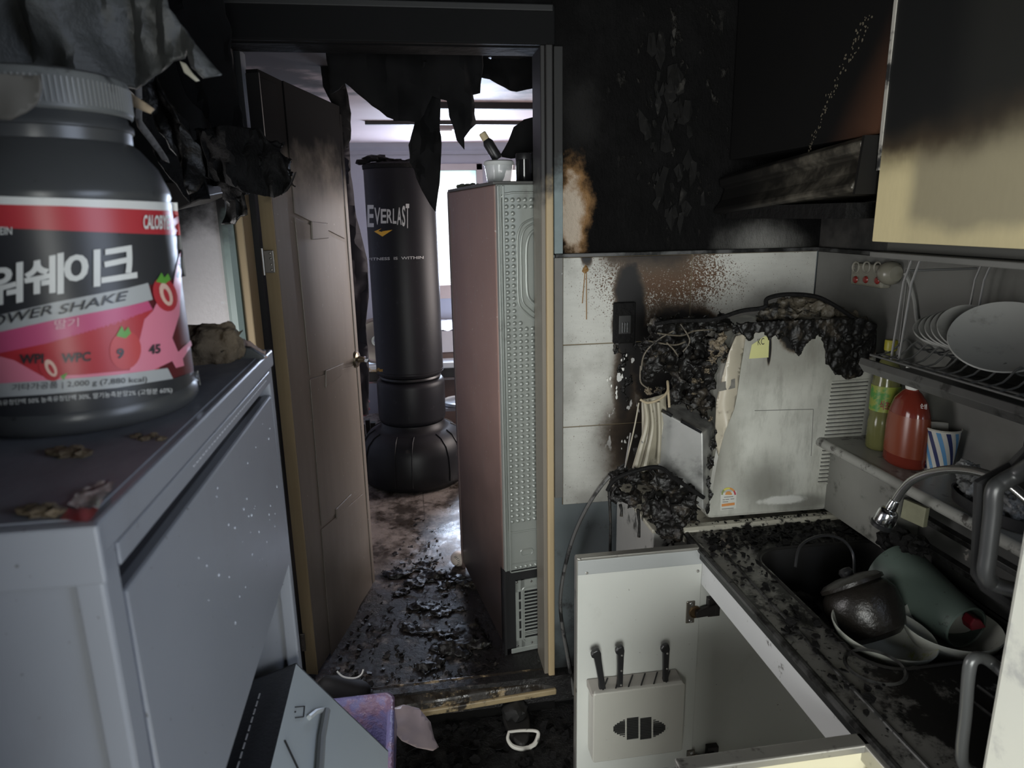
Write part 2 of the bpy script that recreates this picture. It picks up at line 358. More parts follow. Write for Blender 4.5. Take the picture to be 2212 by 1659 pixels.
wh = g.ma('MULTIPLY', g.ss(g.noise(31, 3, .5, g.vmul(g.pos(), (1, 1, .45))), .64, .67), g.blob((SK.x, 0, SK.z-.22), (.10, None, .26), .6, 1.1, .2, 6)); c = g.mix(wh, c, (.66, .66, .64))
MT['tile'] = g.fin(c, .42, 0, .35)
MT['tile_r'] = M('side_wall_tile', (.14, .14, .13), .3, var=.2, vs=5, wobj=False, stains=[((.10, .098, .09), 3.5, .45, .75)])
zs = [.772, 1.045, 1.318, 1.592]; xs = [.474, .894, 1.322]
gt = .003
for i in range(3):
    for j in range(2):
        MB().box(xs[j]+gt/2, xs[j+1]-gt/2, D-.008, D+.002, zs[i]+gt/2, zs[i+1]-gt/2).obj('tile', MT['tile'], WB, bevel=.0015)
MB().box(.474, 1.322, D-.004, D+.002, .772, 1.592).obj('grout', M('grout', (.2, .16, .10), .9, var=.3), WB)
# right wall
WR = MB().box(1.33, 1.43, .15, 2.2, 0, 2.42).box(1.33, 1.43, -2.3, -.85, 0, 2.42).box(1.33, 1.43, -.85, .15, 0, 1.2).box(1.33, 1.43, -.85, .15, 2.16, 2.42).obj('wall_right', M('right_wall', (.055, .052, .048), .55, var=.4, vs=4, wobj=False, stains=[((.012, .012, .012), 3, .4, .6)])); struct(WR, 'sooty right kitchen wall behind the dish rack')
for i in range(3):
    for j in range(5): MB().box(1.322, 1.331, 2.09-.42*(j+1)+gt/2, 2.09-.42*j-gt/2, zs[i]+gt/2, zs[i+1]-gt/2).obj('tile', MT['tile_r'], WR, bevel=.0015)
# left wall and rear wall with the doorway the daylight comes through
struct(MB().box(-.96, -.86, 1.9, 2.2, 0, 2.42).box(-.96, -.86, 1.25, 1.9, 0, .7).box(-.96, -.86, 1.25, 1.9, 1.6, 2.42).box(-.96, -.86, -.5, 1.25, 0, 2.42).box(-.96, -.86, -2.3, -1.7, 0, 2.42).box(-.96, -.86, -1.7, -.5, 0, .8).box(-.96, -.86, -1.7, -.5, 2.0, 2.42).obj('wall_left', M('left_wall', (.012, .0125, .013), .85, spec=.15, var=.5, vs=5, wobj=False)), 'soot-darkened left kitchen wall')
struct(MB().box(-.86, -.2, -.12, -.02, 0, 2.42).obj('wall_added_shade', M('shading', (.05, .05, .05), .8)), 'short partition wall added out of view behind the shoe cabinet')  # unseen wall, added to keep rear light off the cabinet's near face
m = MB().box(-.96, -.75, -2.4, -2.3, 0, 2.42).box(.45, 1.43, -2.4, -2.3, 0, 2.42).box(-.75, .45, -2.4, -2.3, 2.12, 2.42)
struct(m.obj('wall_rear', M('rear_wall', (.10, .10, .10), .7)), 'rear kitchen wall with an open doorway')
for nm, lb, bx in (('window_4', 'window opening frame in left wall near the doorway', ((-.90, -.85, 1.23, 1.27, .68, 1.62), (-.90, -.85, 1.88, 1.92, .68, 1.62), (-.90, -.85, 1.23, 1.92, .68, .72), (-.90, -.85, 1.23, 1.92, 1.58, 1.62))), ('window_5', 'window opening frame in left wall behind the camera', ((-.90, -.85, -1.72, -1.68, .78, 2.02), (-.90, -.85, -.52, -.48, .78, 2.02), (-.90, -.85, -1.72, -.48, .78, .82), (-.90, -.85, -1.72, -.48, 1.98, 2.02))), ('added_window', 'unseen window frame added in right wall behind the camera', ((1.32, 1.37, -.87, -.83, 1.18, 2.18), (1.32, 1.37, .13, .17, 1.18, 2.18), (1.32, 1.37, -.87, .17, 1.18, 1.22), (1.32, 1.37, -.87, .17, 2.14, 2.18)))):  # the right wall frame is added round the extra right-hand light
    m = MB()
    for b in bx: m.box(*b)
    struct(m.obj(nm, M('frame_'+nm, (.4, .4, .4), .5)), lb, 'window')
# trims round the tiles
MT['alu'] = M('aluminium_trim', (.10, .10, .10), .5, .5, var=.25, wobj=False, stains=[((.01, .01, .01), 9, .44, .6)])
struct(MB().box(.45, 1.325, D-.014, D+.002, 1.592, 1.604).obj('trim_1', MT['alu'], bevel=.002), 'sooty aluminium strip above the white tiles', 'trim')
struct(MB().box(1.316, 1.33, .2, D-.01, 1.592, 1.604).obj('trim_2', MT['alu'], bevel=.002), 'aluminium strip above the right wall tiles', 'trim')
struct(MB().box(.447, .474, D-.01, D+.002, .8, 1.592).obj('trim_3', M('grey_edge_trim', (.17, .165, .155), .5, var=.3, stains=[((.42, .42, .41), 16, .62, .66)]), bevel=.002), 'grey painted strip between door casing and tiles', 'trim')
g = G('blue_grey_casing'); x, y, z = g.xyz(); c = g.mix(g.noise(30, 5), (.18, .225, .235), (.26, .32, .33)); c = g.mix(g.ss(g.ma('ADD', z, g.ma('MULTIPLY', g.ma('SUBTRACT', g.noise(14, 6), .5), .3)), 1.76, 1.92), c, (.007, .007, .007))
struct(MB().box(.447, .474, D-.01, D+.002, 1.604, 2.19).obj('trim_4', g.fin(c, .6), bevel=.002), 'blue-grey outer casing strip beside the burnt wall', 'trim')
# door frame: jambs, head, threshold
g = G('door_wood'); x, y, z = g.xyz(); gn = g.noise(6, 5, .6, g.vmul(g.pos(), (9, 9, .5)))
c = g.mix(gn, (.36, .27, .15), (.50, .39, .23)); s = g.ss(g.ma('ADD', z, g.ma('MULTIPLY', g.ma('SUBTRACT', g.noise(16, 6), .5), .25)), 1.74, 1.86); c = g.mix(s, c, (.012, .011, .011)); MT['jamb'] = g.fin(c, .5)
g = G('jamb_edge_wood'); x, y, z = g.xyz(); c = g.mix(g.noise(6, 5, .6, g.vmul(g.pos(), (9, 9, .5))), (.15, .135, .11), (.22, .195, .16)); s = g.ss(g.ma('ADD', z, g.ma('MULTIPLY', g.ma('SUBTRACT', g.noise(16, 6), .5), .25)), 1.72, 1.84); c = g.mix(s, c, (.012, .011, .011)); MT['jamb_grey'] = g.fin(c, .5)
FR = thing('door_frame', 'tan wooden door frame charred black at its upper half around the doorway', 'door frame', (0, D, FZ)); FR['kind'] = 'structure'
MB().box(.418, .440, D-.035, D+.115, .10, 2.19).obj('jamb', MT['jamb'], FR, bevel=.004)
MB().box(.405, .419, D-.022, D+.11, FZ-.04, 2.19).obj('stop', MT['jamb_grey'], FR, bevel=.003)
MB().box(-.478, -.452, D-.02, D+.09, .10, 2.19).obj('jamb', MT['jamb'], FR, bevel=.004)
MB().box(-.489, -.436, D+.091, D+.16, FZ-.02, 2.19).obj('rebate', MT['ink_black'], FR)
m = MB(); m.prism([(-.478, D+.0, .02), (-.478, D-.028, .02), (-.492, D-.036, .02), (-.508, D-.034, .02), (-.52, D-.016, .02), (-.524, D+.002, .02)], (0, 0, 2.13))
g = G('teal_casing'); x, y, z = g.xyz(); c = g.mix(g.noise(5), (.25, .34, .31), (.33, .42, .39)); s = g.ss(g.ma('ADD', z, g.ma('MULTIPLY', g.noise(14), .2)), 1.72, 1.86); c = g.mix(s, c, (.013, .012, .012)); MT['casing'] = g.fin(c, .35)
m.obj('casing', MT['casing'], FR, smooth=True)
MB().box(-.52, .447, D-.03, D+.12, 2.188, 2.29).obj('head', M('charred_head', (.0035, .0037, .0042), .8, spec=.2, var=.3, bump=.2), FR, bevel=.004)
MB().box(-.50, .44, D-.04, D-.028, 2.272, 2.29).obj('moulding', M('charred_moulding', (.011, .0115, .0125), .6), FR, bevel=.003)
g = G('threshold_wood'); c = g.mix(g.noise(6, 5, .6, g.vmul(g.pos(), (1, 9, 9))), (.30, .22, .12), (.42, .32, .19)); c = g.mix(g.ss(g.noise(13, 8, .72), .36, .5), c, (.022, .018, .014)); g.bump(g.noise(30, 6), .4, .01); MT['thresh'] = g.fin(c, g.ss(g.noise(20), .4, .6, .15, .55))
m = MB(); m.hexa([(-.48, D-.105, .075), (.445, D-.045, .075), (.445, D+.0, .075), (-.48, D+.0, .075), (-.48, D-.095, .118), (.445, D-.035, .118), (.445, D+.01, .145), (-.48, D+.01, .145)])
struct(m.obj('trim_5', MT['thresh'], bevel=.008), 'soot-smeared wooden threshold strip at the doorway', 'trim')
m = MB(); m.hexa([(-.43, D-.112, .072), (.442, D-.052, .072), (.442, D-.038, .072), (-.43, D-.098, .072), (-.43, D-.112, .094), (.442, D-.052, .094), (.442, D-.038, .094), (-.43, D-.098, .094)])
struct(m.obj('trim_9', M('tan_nosing', (.36, .28, .16), .45, var=.25, stains=[((.03, .025, .02), 16, .5, .62)]), bevel=.004), 'narrow tan nosing along the front of the threshold', 'trim')
struct(MB().box(-.86, .44, D-.03, D+.1, 0, FZ-.02).obj('trim_6', M('step_face', (.005, .0047, .0045), .85, bump=.5, spec=.15)), 'black step under the wooden threshold', 'trim')

# ------------------------------------------------------------------ room beyond
MT['bluewall'] = M('blue_grey_wall', (.30, .31, .36), .6, var=.08, wobj=False)
FY = 5.6
wx0, wx1, wz0, wz1 = .20, .60, 1.19, 2.07
m = MB().box(-1.6, wx0, FY, FY+.1, FZ, 2.37).box(wx1, .70, FY, FY+.1, FZ, 2.37).box(1.1, 2.3, FY, FY+.1, FZ, 2.37).box(wx0, wx1, FY, FY+.1, FZ, wz0).box(wx0, wx1, FY, FY+.1, wz1, 2.37).box(.70, 1.1, FY, FY+.1, FZ, wz0).box(.70, 1.1, FY, FY+.1, wz1, 2.37)
struct(m.obj('wall_far', MT['bluewall']), 'blue-grey far wall of the room with the bright window')
struct(MB().box(-1.7, -1.6, 2.2, 5.7, FZ, 2.37).obj('wall_room_left', MT['bluewall']), 'blue-grey left wall of the room beyond')
m = MB().box(2.2, 2.3, 2.2, 3.3, FZ, 2.37).box(2.2, 2.3, 4.7, 5.7, FZ, 2.37).box(2.2, 2.3, 3.3, 4.7, FZ, .95).box(2.2, 2.3, 3.3, 4.7, 2.05, 2.37)
struct(m.obj('wall_room_right', MT['bluewall']), 'right wall of the room beyond with a window opening')
struct(MB().box(-1.7, -.49, 2.2, 2.26, FZ, 2.37).box(.447, 2.3, 2.2, 2.215, FZ, 2.37).box(-.49, .447, 2.2, 2.26, 2.2, 2.37).obj('wall_room_front', MT['sheet_ash']), 'sooty near wall of the room beyond')
m = MB(); m.prism([(-1.6, FY, 2.19), (-1.6, FY-.02, 2.19), (-1.6, FY-.035, 2.215), (-1.6, FY-.07, 2.24), (-1.6, FY-.085, 2.27), (-1.6, FY, 2.27)], (3.8, 0, 0))
struct(m.obj('trim_7', M('crown_moulding', (.26, .26, .30), .5)), 'grey-blue crown moulding under the far ceiling', 'trim')
WN = thing('window_1', 'bright frosted window in far wall beside the punching bag', 'window', (.4, FY, wz0)); WN['kind'] = 'structure'
fm = M('brown_window_frame', (.34, .31, .31), .45)
for b in ((wx0-.03, wx0+.02, wz0-.03, wz1+.05), (wx1-.03, wx1+.02, wz0-.03, wz1+.05)): MB().box(b[0], b[1], FY-.03, FY+.05, b[2], b[3]).obj('frame_stile', fm, WN, bevel=.004)
MB().box(wx0-.03, wx1+.02, FY-.03, FY+.05, wz1, wz1+.05).obj('frame_rail', fm, WN, bevel=.004)
MB().box(wx0-.03, wx1+.02, FY-.05, FY+.05, wz0-.11, wz0).obj('window_sill', M('brown_sill', (.34, .27, .24), .5), WN, bevel=.004)
g = G('frosted_pane'); x, y, z = g.xyz(); c = g.mix(g.ss(z, 1.93, 2.06), (.93, .97, .96), (.42, .68, .66)); g.put(g.b.inputs['Emission Color'], c); g.b.inputs['Emission Strength'].default_value = 1.25; MT['pane'] = g.fin((.8, .85, .85), .4)
MB().box(wx0+.02, wx1-.03, FY+.01, FY+.02, wz0, wz1).obj('pane', MT['pane'], WN)
WN2 = thing('window_2', 'narrow glaring window strip seen over the refrigerator', 'window', (.9, FY, wz0)); WN2['kind'] = 'structure'
g = G('bright_pane'); g.put(g.b.inputs['Emission Color'], (1, .93, .92)); g.b.inputs['Emission Strength'].default_value = 2.2; MT['pane2'] = g.fin((.8, .8, .8), .4)
MB().box(.70, 1.1, FY+.01, FY+.02, wz0, wz1).obj('pane', MT['pane2'], WN2)
MB().box(.68, .71, FY-.02, FY+.04, wz0, wz1).obj('frame_stile', fm, WN2, bevel=.004)
MB().box(.68, 1.12, FY-.02, FY+.04, wz1, wz1+.04).obj('frame_rail', fm, WN2, bevel=.004)
WN3 = thing('window_3', 'side window of the room beyond, hidden behind the refrigerator', 'window', (2.2, 4, .95)); WN3['kind'] = 'structure'
MB().box(2.19, 2.24, 3.28, 3.34, .93, 2.07).box(2.19, 2.24, 4.66, 4.72, .93, 2.07).box(2.19, 2.24, 3.28, 4.72, .93, .99).box(2.19, 2.24, 3.28, 4.72, 2.01, 2.07).obj('frame', fm, WN3)
# dark ceiling strips painted as beam shadows, and the ceiling hatch
for (y0, y1, z0) in ((3.62, 3.66, 2.24), (4.3, 4.33, 2.25)):
    struct(MB().box(-.1 if y0 < 4 else -.2, 2.2, y0, y1, z0, 2.275).obj('trim_8', M('beam_shadow', (.03, .028, .03), .6)), 'dark ceiling strip painting a beam shadow over the room, %s' % ('nearer the doorway' if y0 < 4 else 'farther in'), 'trim')
t = thing('ceiling_light', 'small flat rectangular ceiling light beyond the punching bag', 'ceiling light', (.22, 4.55, 2.27))
MB().box(.1, .34, 4.5, 4.62, 2.245, 2.272).obj('housing', M('light_housing', (.3, .26, .27), .5), t, bevel=.004)
MB().box(.12, .32, 4.51, 4.61, 2.238, 2.246).obj('diffuser', M('light_diffuser', (.66, .6, .6), .4), t, bevel=.003)

# ================================================================== DOOR (open into the room)
dv = Vector((.277, .961, 0)).normalized(); dn = Vector((dv.y, -dv.x, 0)); DH = Vector((-.394, 2.2, 0))
def onplane(px, py, p0, n, off=0.):
    d = ray(px, py); t = (p0-CAM).dot(n)/d.dot(n); return CAM + d*t + n*off
def door_sz(px, py): p = onplane(px, py, DH, dn)-DH; return p.dot(dv), p.z
def dpt(s, z, o=0.): return DH + dv*s + dn*o + Vector((0, 0, z))
g = G('door_skin'); x, y, z = g.xyz(); c = g.mix(g.noise(9, 6, .6, g.vmul(g.pos(), (3, 3, .5))), (.205, .178, .15), (.285, .25, .212))
c = g.mix(g.ss(g.noise(75, 3), .70, .74), c, (.45, .40, .37)); c = g.mix(g.ss(g.ma('ADD', z, g.ma('MULTIPLY', g.ma('SUBTRACT', g.noise(5, 6), .5), .4)), 1.76, 1.98), c, (.010, .0095, .0095))
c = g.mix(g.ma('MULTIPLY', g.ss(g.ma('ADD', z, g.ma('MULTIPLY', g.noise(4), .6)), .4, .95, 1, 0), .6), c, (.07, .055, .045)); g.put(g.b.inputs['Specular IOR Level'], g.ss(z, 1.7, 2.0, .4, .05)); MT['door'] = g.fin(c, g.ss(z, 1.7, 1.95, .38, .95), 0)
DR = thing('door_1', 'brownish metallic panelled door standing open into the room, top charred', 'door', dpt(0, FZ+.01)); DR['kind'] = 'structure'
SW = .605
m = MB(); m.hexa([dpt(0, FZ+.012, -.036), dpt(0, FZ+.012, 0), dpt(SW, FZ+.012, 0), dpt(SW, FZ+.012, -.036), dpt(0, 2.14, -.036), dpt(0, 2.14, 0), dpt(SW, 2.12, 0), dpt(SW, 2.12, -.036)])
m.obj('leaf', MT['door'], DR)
m = MB(); m.hexa([dpt(-.002, FZ+.012, -.037), dpt(-.002, FZ+.012, .003), dpt(.004, FZ+.012, .003), dpt(.004, FZ+.012, -.037), dpt(-.002, 2.13, -.037), dpt(-.002, 2.13, .003), dpt(.004, 2.13, .003), dpt(.004, 2.13, -.037)])
m.obj('edge_strip', MT['jamb'], DR)
Ls = [(606, 170), (632, 465), (665, 815), (690, 1140), (714, 1460)]; Rs = [(733, 225), (745, 520), (764, 785), (785, 1062), (799, 1258)]
def dpoly(px): return [dpt(*door_sz(*q), .0) for q in px]
for i in range(4):
    a, b, c_, d_ = Ls[i], Rs[i], Rs[i+1], Ls[i+1]; q = [(a[0]+3, a[1]+4), (b[0]-2, b[1]+4), (c_[0]-2, c_[1]-4), (d_[0]+3, d_[1]-4)]
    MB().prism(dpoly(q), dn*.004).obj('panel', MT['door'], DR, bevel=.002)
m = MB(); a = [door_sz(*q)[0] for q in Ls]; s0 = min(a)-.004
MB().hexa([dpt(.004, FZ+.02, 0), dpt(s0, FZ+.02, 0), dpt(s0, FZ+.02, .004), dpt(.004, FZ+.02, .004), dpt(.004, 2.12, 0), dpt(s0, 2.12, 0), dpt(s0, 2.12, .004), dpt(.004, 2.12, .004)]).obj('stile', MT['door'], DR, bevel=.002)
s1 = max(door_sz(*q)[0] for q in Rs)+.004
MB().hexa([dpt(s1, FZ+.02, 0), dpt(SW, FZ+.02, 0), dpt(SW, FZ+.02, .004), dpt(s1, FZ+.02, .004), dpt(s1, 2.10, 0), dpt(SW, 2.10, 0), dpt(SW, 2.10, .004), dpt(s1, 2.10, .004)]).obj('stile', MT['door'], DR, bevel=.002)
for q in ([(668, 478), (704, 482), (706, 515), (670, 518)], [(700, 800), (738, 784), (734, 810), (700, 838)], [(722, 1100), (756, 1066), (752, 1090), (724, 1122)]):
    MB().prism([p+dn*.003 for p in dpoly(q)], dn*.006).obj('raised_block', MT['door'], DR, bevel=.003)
hm = M('hinge_steel', (.30, .28, .25), .35, .8, var=.2)
for (px, py) in ((584, 565), (652, 1388)):
    c0 = PY(px, py, 2.196); h = MB().box(c0.x-.017, c0.x+.012, 2.193, 2.199, c0.z-.034, c0.z+.034).obj('hinge', hm, DR, bevel=.002)
    MB().tube([c0+Vector((-.021, -.003, -.04)), c0+Vector((-.021, -.003, .04))], .005, 8).obj('pin', hm, h, smooth=True)
    for dz in (-.025, -.009, .009, .025): MB().lathe([(0, -.0035), (.0035, -.003), (.0042, 0)], c0+Vector((.002, -.003, dz)), 8, Matrix(((1, 0, 0), (0, 0, 1), (0, -1, 0)))).obj('screw', hm, h, smooth=True)
kp = dpt(*door_sz(768, 776)); RK = Vector((0, 0, 1)).rotation_difference(dn).to_matrix()
km = M('brass_knob', (.22, .19, .14), .3, .9); k = MB().lathe([(0, 0), (.032, 0), (.034, .004), (.03, .01), (.013, .014), (.011, .035), (.012, .04), (0, .04)], kp, 24, RK).obj('door_knob', km, DR, smooth=True)
MB().tube([kp+dn*.04+Vector((0, 0, .004)), kp+dn*.055+dv*(-.02)+Vector((0, 0, .001)), kp+dn*.062+dv*(-.05)+Vector((0, 0, .006))], [.010, .0095, .007], 10).obj('lever', MT['chrome'], k, smooth=True)

# ================================================================== REFRIGERATOR (side and back to us)
FA = math.radians(8.6); FRG = thing('refrigerator', 'brown refrigerator with bare galvanised back turned to the doorway', 'refrigerator', (.283, 2.205, FZ), FA)
TF = WM[FRG.name]
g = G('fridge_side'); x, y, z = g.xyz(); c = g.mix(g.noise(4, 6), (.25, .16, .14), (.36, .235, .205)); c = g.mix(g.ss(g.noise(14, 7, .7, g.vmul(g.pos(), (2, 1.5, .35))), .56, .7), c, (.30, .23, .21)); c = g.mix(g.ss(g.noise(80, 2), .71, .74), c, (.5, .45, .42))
c = g.mix(g.ma('MULTIPLY', g.ss(g.ma('ADD', z, g.ma('MULTIPLY', g.noise(5), .3)), .35, 1.45, 1, 0), .96), c, (.014, .012, .0115)); MT['fside'] = g.fin(c, .4, 0, .3)  # soot fade towards the floor also paints in the dimming light
MT['galv'] = M('galvanised_sheet', (.36, .385, .36), .38, .45, var=.12, vs=9, wobj=False, stains=[((.2, .2, .185), 8, .6, .8)])
HF = 1.68
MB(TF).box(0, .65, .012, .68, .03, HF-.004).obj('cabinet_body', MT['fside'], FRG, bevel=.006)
MB(TF).box(-.004, .012, .675, .70, .0, HF).obj('door_edge', M('fridge_door_edge', (.10, .07, .065), .4), FRG, bevel=.004)
MB(TF).box(-.005, .65, .005, .68, HF-.004, HF+.006).obj('top_panel', M('fridge_top', (.10, .10, .095), .5), FRG, bevel=.003)
BP = MB(TF).box(.004, .646, 0, .014, .34, HF-.004).obj('back_panel', MT['galv'], FRG, bevel=.003)
def fl(px, py):   # image point -> fridge back coordinates (x, z)
    n = (TF.to_3x3() @ Vector((0, -1, 0))); p = onplane(px, py, TF.translation, n); q = TF.inverted() @ p; return q.x, q.z
m = MB(TF)
for (a, b, h) in ((.004, .010, .010), (.014, .018, .006), (.022, .030, .004)): m.box(a, b, -h, .002, .345, HF-.008)
m.obj('edge_seam', MT['galv'], BP, bevel=.002)
zt = fl(1100, 432)[1]; zb = fl(1105, 1135)[1]; x0 = fl(1100, 780)[0]; pit = .0207; nrow = int((zt-zb)/pit)
m = MB(TF); RX = Matrix(((1, 0, 0), (0, 0, -1), (0, 1, 0)))
for i in range(nrow+1):
    zz = zt-i*pit; py_frac = i/nrow
    for j in range(12):
        if 2 <= i <= int(nrow*.355) and 2 <= j <= 8: continue
        if i == int(nrow*.355)+1 and 3 <= j <= 7: continue
        r = .0078; m.lathe([(r, .0), (r*.93, .0022), (r*.55, .0048), (0.0006, .0055)], (x0+j*pit, 0, zz), 10, RX)
m.obj('embossed_dimples', MT['galv'], BP, smooth=True, ang=60)
# raised channels of the pressing
def chan(ptsl, r): return MB(TF).tube(arc_pts([(x_, 0, z_) for x_, z_ in ptsl], 6), r, 8)
for off, r in ((0, .004), (.012, .004), (.03, .006)):
    a = x0+.034+off; top = zt-.055-off*.9; bot = zb+(zt-zb)*.655+off*.9
    chan([(a+.11, top), (a+.06, top-.003), (a+.02, top-.02), (a+.004, top-.05), (a, top-.09), (a, (top+bot)/2), (a, bot+.09), (a+.005, bot+.05), (a+.025, bot+.025), (a+.06, bot), (a+.11, bot)], r).obj('pressed_channel', MT['galv'], BP, smooth=True)
fr = [(x0-.018, zb-.02), (x0-.018, zt+.005), (x0-.01, zt+.018), (x0+.02, zt+.022), (x0+.3, zt+.022)]
MB(TF).tube([(a, 0, b) for a, b in fr], .004, 8).obj('pressed_border', MT['galv'], BP, smooth=True)
MB(TF).tube([(x0-.018, 0, zb-.02), (x0-.01, 0, zb-.028), (x0+.3, 0, zb-.028)], .004, 8).obj('pressed_border', MT['galv'], BP, smooth=True)
zz = fl(1140, 1192)[1]; MB(TF).tube([(p.x, 0, p.y) for p in [Vector((q.x, q.y)) for q in rrect(x0+.03, x0+.075, zz-.012, zz+.012, .01, 0)]], .003, 6, closed=True).obj('pressed_oval', MT['galv'], BP, smooth=True)
zz = fl(1140, 1222)[1]; MB(TF).tube([(q.x, 0, q.y) for q in rrect(x0-.01, x0+.2, zz-.016, zz+.016, .006, 0)], .0028, 6, closed=True).obj('pressed_oval', MT['galv'], BP, smooth=True)
m = MB(TF)
for j in range(8): m.lathe([(.0065, 0), (.006, .002), (.003, .004), (.0005, .0045)], (x0+.012+j*.0185, 0, zz), 10, RX)
m.obj('embossed_dimples', MT['galv'], BP, smooth=True, ang=60)
# compressor recess with slotted cover
MB(TF).box(.006, .646, .006, .0125, .02, .345).obj('compressor_recess', MT['black_plastic'], FRG)
MB(TF).box(.0, .008, .0, .04, .0, .345).obj('corner_rail', MT['black_plastic'], FRG)
cx0, cz0 = fl(1116, 1400); cz1 = fl(1118, 1255)[1]
CV = MB(TF).box(cx0+.034, .62, .0, .004, cz0+.052, cz0+.056).box(cx0, cx0+.012, 0, .004, cz0, cz1).box(cx0, .62, 0, .004, cz0, cz0+.03).box(cx0, .62, 0, .004, cz1-.045, cz1).box(cx0+.02, cx0+.034, 0, .004, cz0, cz1).box(cx0+.105, cx0+.125, 0, .004, cz0, cz1).box(cx0+.2, .62, 0, .004, cz0, cz1).obj('compressor_cover', MT['galv'], FRG)
MB(TF).tube([(q.x, 0, q.y) for q in rrect(cx0+.026, cx0+.3, cz0+.02, cz1-.03, .015, 0)], .0035, 6, closed=True).obj('pressed_border', MT['galv'], CV, smooth=True)
nsl = 15; first = None
for i in range(nsl):
    zz = cz0+.03+(cz1-.075-cz0)*i/(nsl-1)
    if first is None: first = MB(TF).box(cx0+.03, cx0+.21, -.001, .004, zz, zz+.0055).obj('slat', MT['galv'], CV, bevel=.001)
    else: share(first, 'slat', CV, (0, 0, zz-(cz0+.03)))
for i in range(6):
    zz = cz0+.03+(cz1-.075-cz0)*i/5; MB(TF).box(cx0+.008, cx0+.024, -.001, .004, zz, zz+.008).obj('slat', MT['galv'], CV, bevel=.001)
for (a, b) in ((cx0+.004, cz0+.01), (cx0+.06, cz0+.012), (cx0+.06, cz1-.01), (cx0+.005, cz1-.004)): MB(TF).lathe([(0, .003), (.004, .002), (.005, 0)], (a, 0, b), 10, RX).obj('screw', MT['chrome'], CV, smooth=True)
MB(TF).box(cx0-.02, .64, -.001, .003, cz0-.02, cz0).obj('bottom_rail', MT['galv'], FRG, bevel=.002)

# ------------------------------------------------------------------ things on top of the refrigerator
TZ = FZ+HF+.006
def onfr(px, Y): p = PY(px, 380, Y); return Vector((p.x, p.y, TZ))
clear = M('clear_plastic', (.75, .78, .78), .12, var=.02, alpha=.45)
c0 = onfr(1078, 2.36); t = thing('storage_tub', 'clear plastic tub with a white lid on top of the refrigerator', 'container', c0)
MB().lathe([(0, .001), (.036, .001), (.038, .004), (.048, .06), (.049, .06), (.039, .003)], c0, 32).obj('body', clear, t, smooth=True)
MB().lathe([(.0, .072), (.044, .072), (.05, .068), (.052, .058), (.05, .057), (.049, .062), (0, .064)], c0, 32).obj('lid', M('milky_lid', (.62, .64, .63), .3), t, smooth=True)
MB().lathe([(0, 0), (.018, 0), (.019, .002), (.019, .032), (.017, .034), (0, .034)], c0+Vector((-.012, -.004, .004)), 20, Matrix.Rotation(.5, 3, 'Y')).obj('tape_roll', M('pale_roll', (.5, .5, .46), .7), t, smooth=True)
MB().tube([c0+Vector((.004, -.01, .006)), c0+Vector((.02, -.012, .05))], .006, 8).obj('spoon', MT['chrome'], t, smooth=True)
b0 = Vector((c0.x-.012, 2.38, TZ+.072)); t = thing('bottle', 'small dark bottle with a pale cap lying tilted on the white lid', 'bottle', b0)
RB = Matrix.Rotation(-.55, 3, 'Y'); MB().lathe([(0, 0), (.016, 0), (.018, .004), (.018, .06), (.012, .072), (.009, .075)], b0+Vector((.012, 0, .006)), 24, RB).obj('body', MT['black_plastic'], t, smooth=True)
MB().lathe([(.010, .072), (.0125, .073), (.0125, .095), (.010, .098), (0, .098)], b0+Vector((.012, 0, .006)), 20, RB).obj('cap', M('cork_cap', (.50, .42, .26), .7), t, smooth=True)
for (px, r, h, Y) in ((1132, .027, .085, 2.34), (1160, .03, .09, 2.36)):
    c1 = onfr(px, Y); t = thing('canister', 'glossy black canister on the refrigerator, %s' % ('next to the clear tub' if px == 1132 else 'against the door jamb'), 'canister', c1, group='black canisters on the refrigerator')
    MB().lathe([(0, 0), (r*.95, 0), (r, .004), (r, h), (r*.9, h)], c1, 28).obj('body', M('black_gloss', (.012, .012, .013), .12), t, smooth=True)
    MB().lathe([(r*1.03, h-.012), (r*1.03, h+.004), (r*.95, h+.008), (0, h+.008)], c1, 28).obj('lid', MT['black_plastic'], t, smooth=True)
tag(sheet([(1080, 340), (1098, 305), (1112, 275), (1135, 258), (1172, 254), (1172, 338), (1130, 342)], 2.42, 10, .02, 9, 5, jag=3).obj('charred_sheet', MT['sheet_char'], smooth=True, solid=.003), 'fan of charred black card standing behind canisters on the refrigerator', 'charred sheet')
p = onfr(1005, 2.78); m = MB()
for i in range(4): m.lump((p.x-.02+i*.022, 2.76, TZ+.008), .016, .4, 1.8, 2, i, (1.1, 1, .6))
tag(m.obj('rag', M('green_grey_rag', (.10, .115, .09), .8, var=.5)), 'crumpled grey-green rag at far edge of refrigerator top', 'rag')

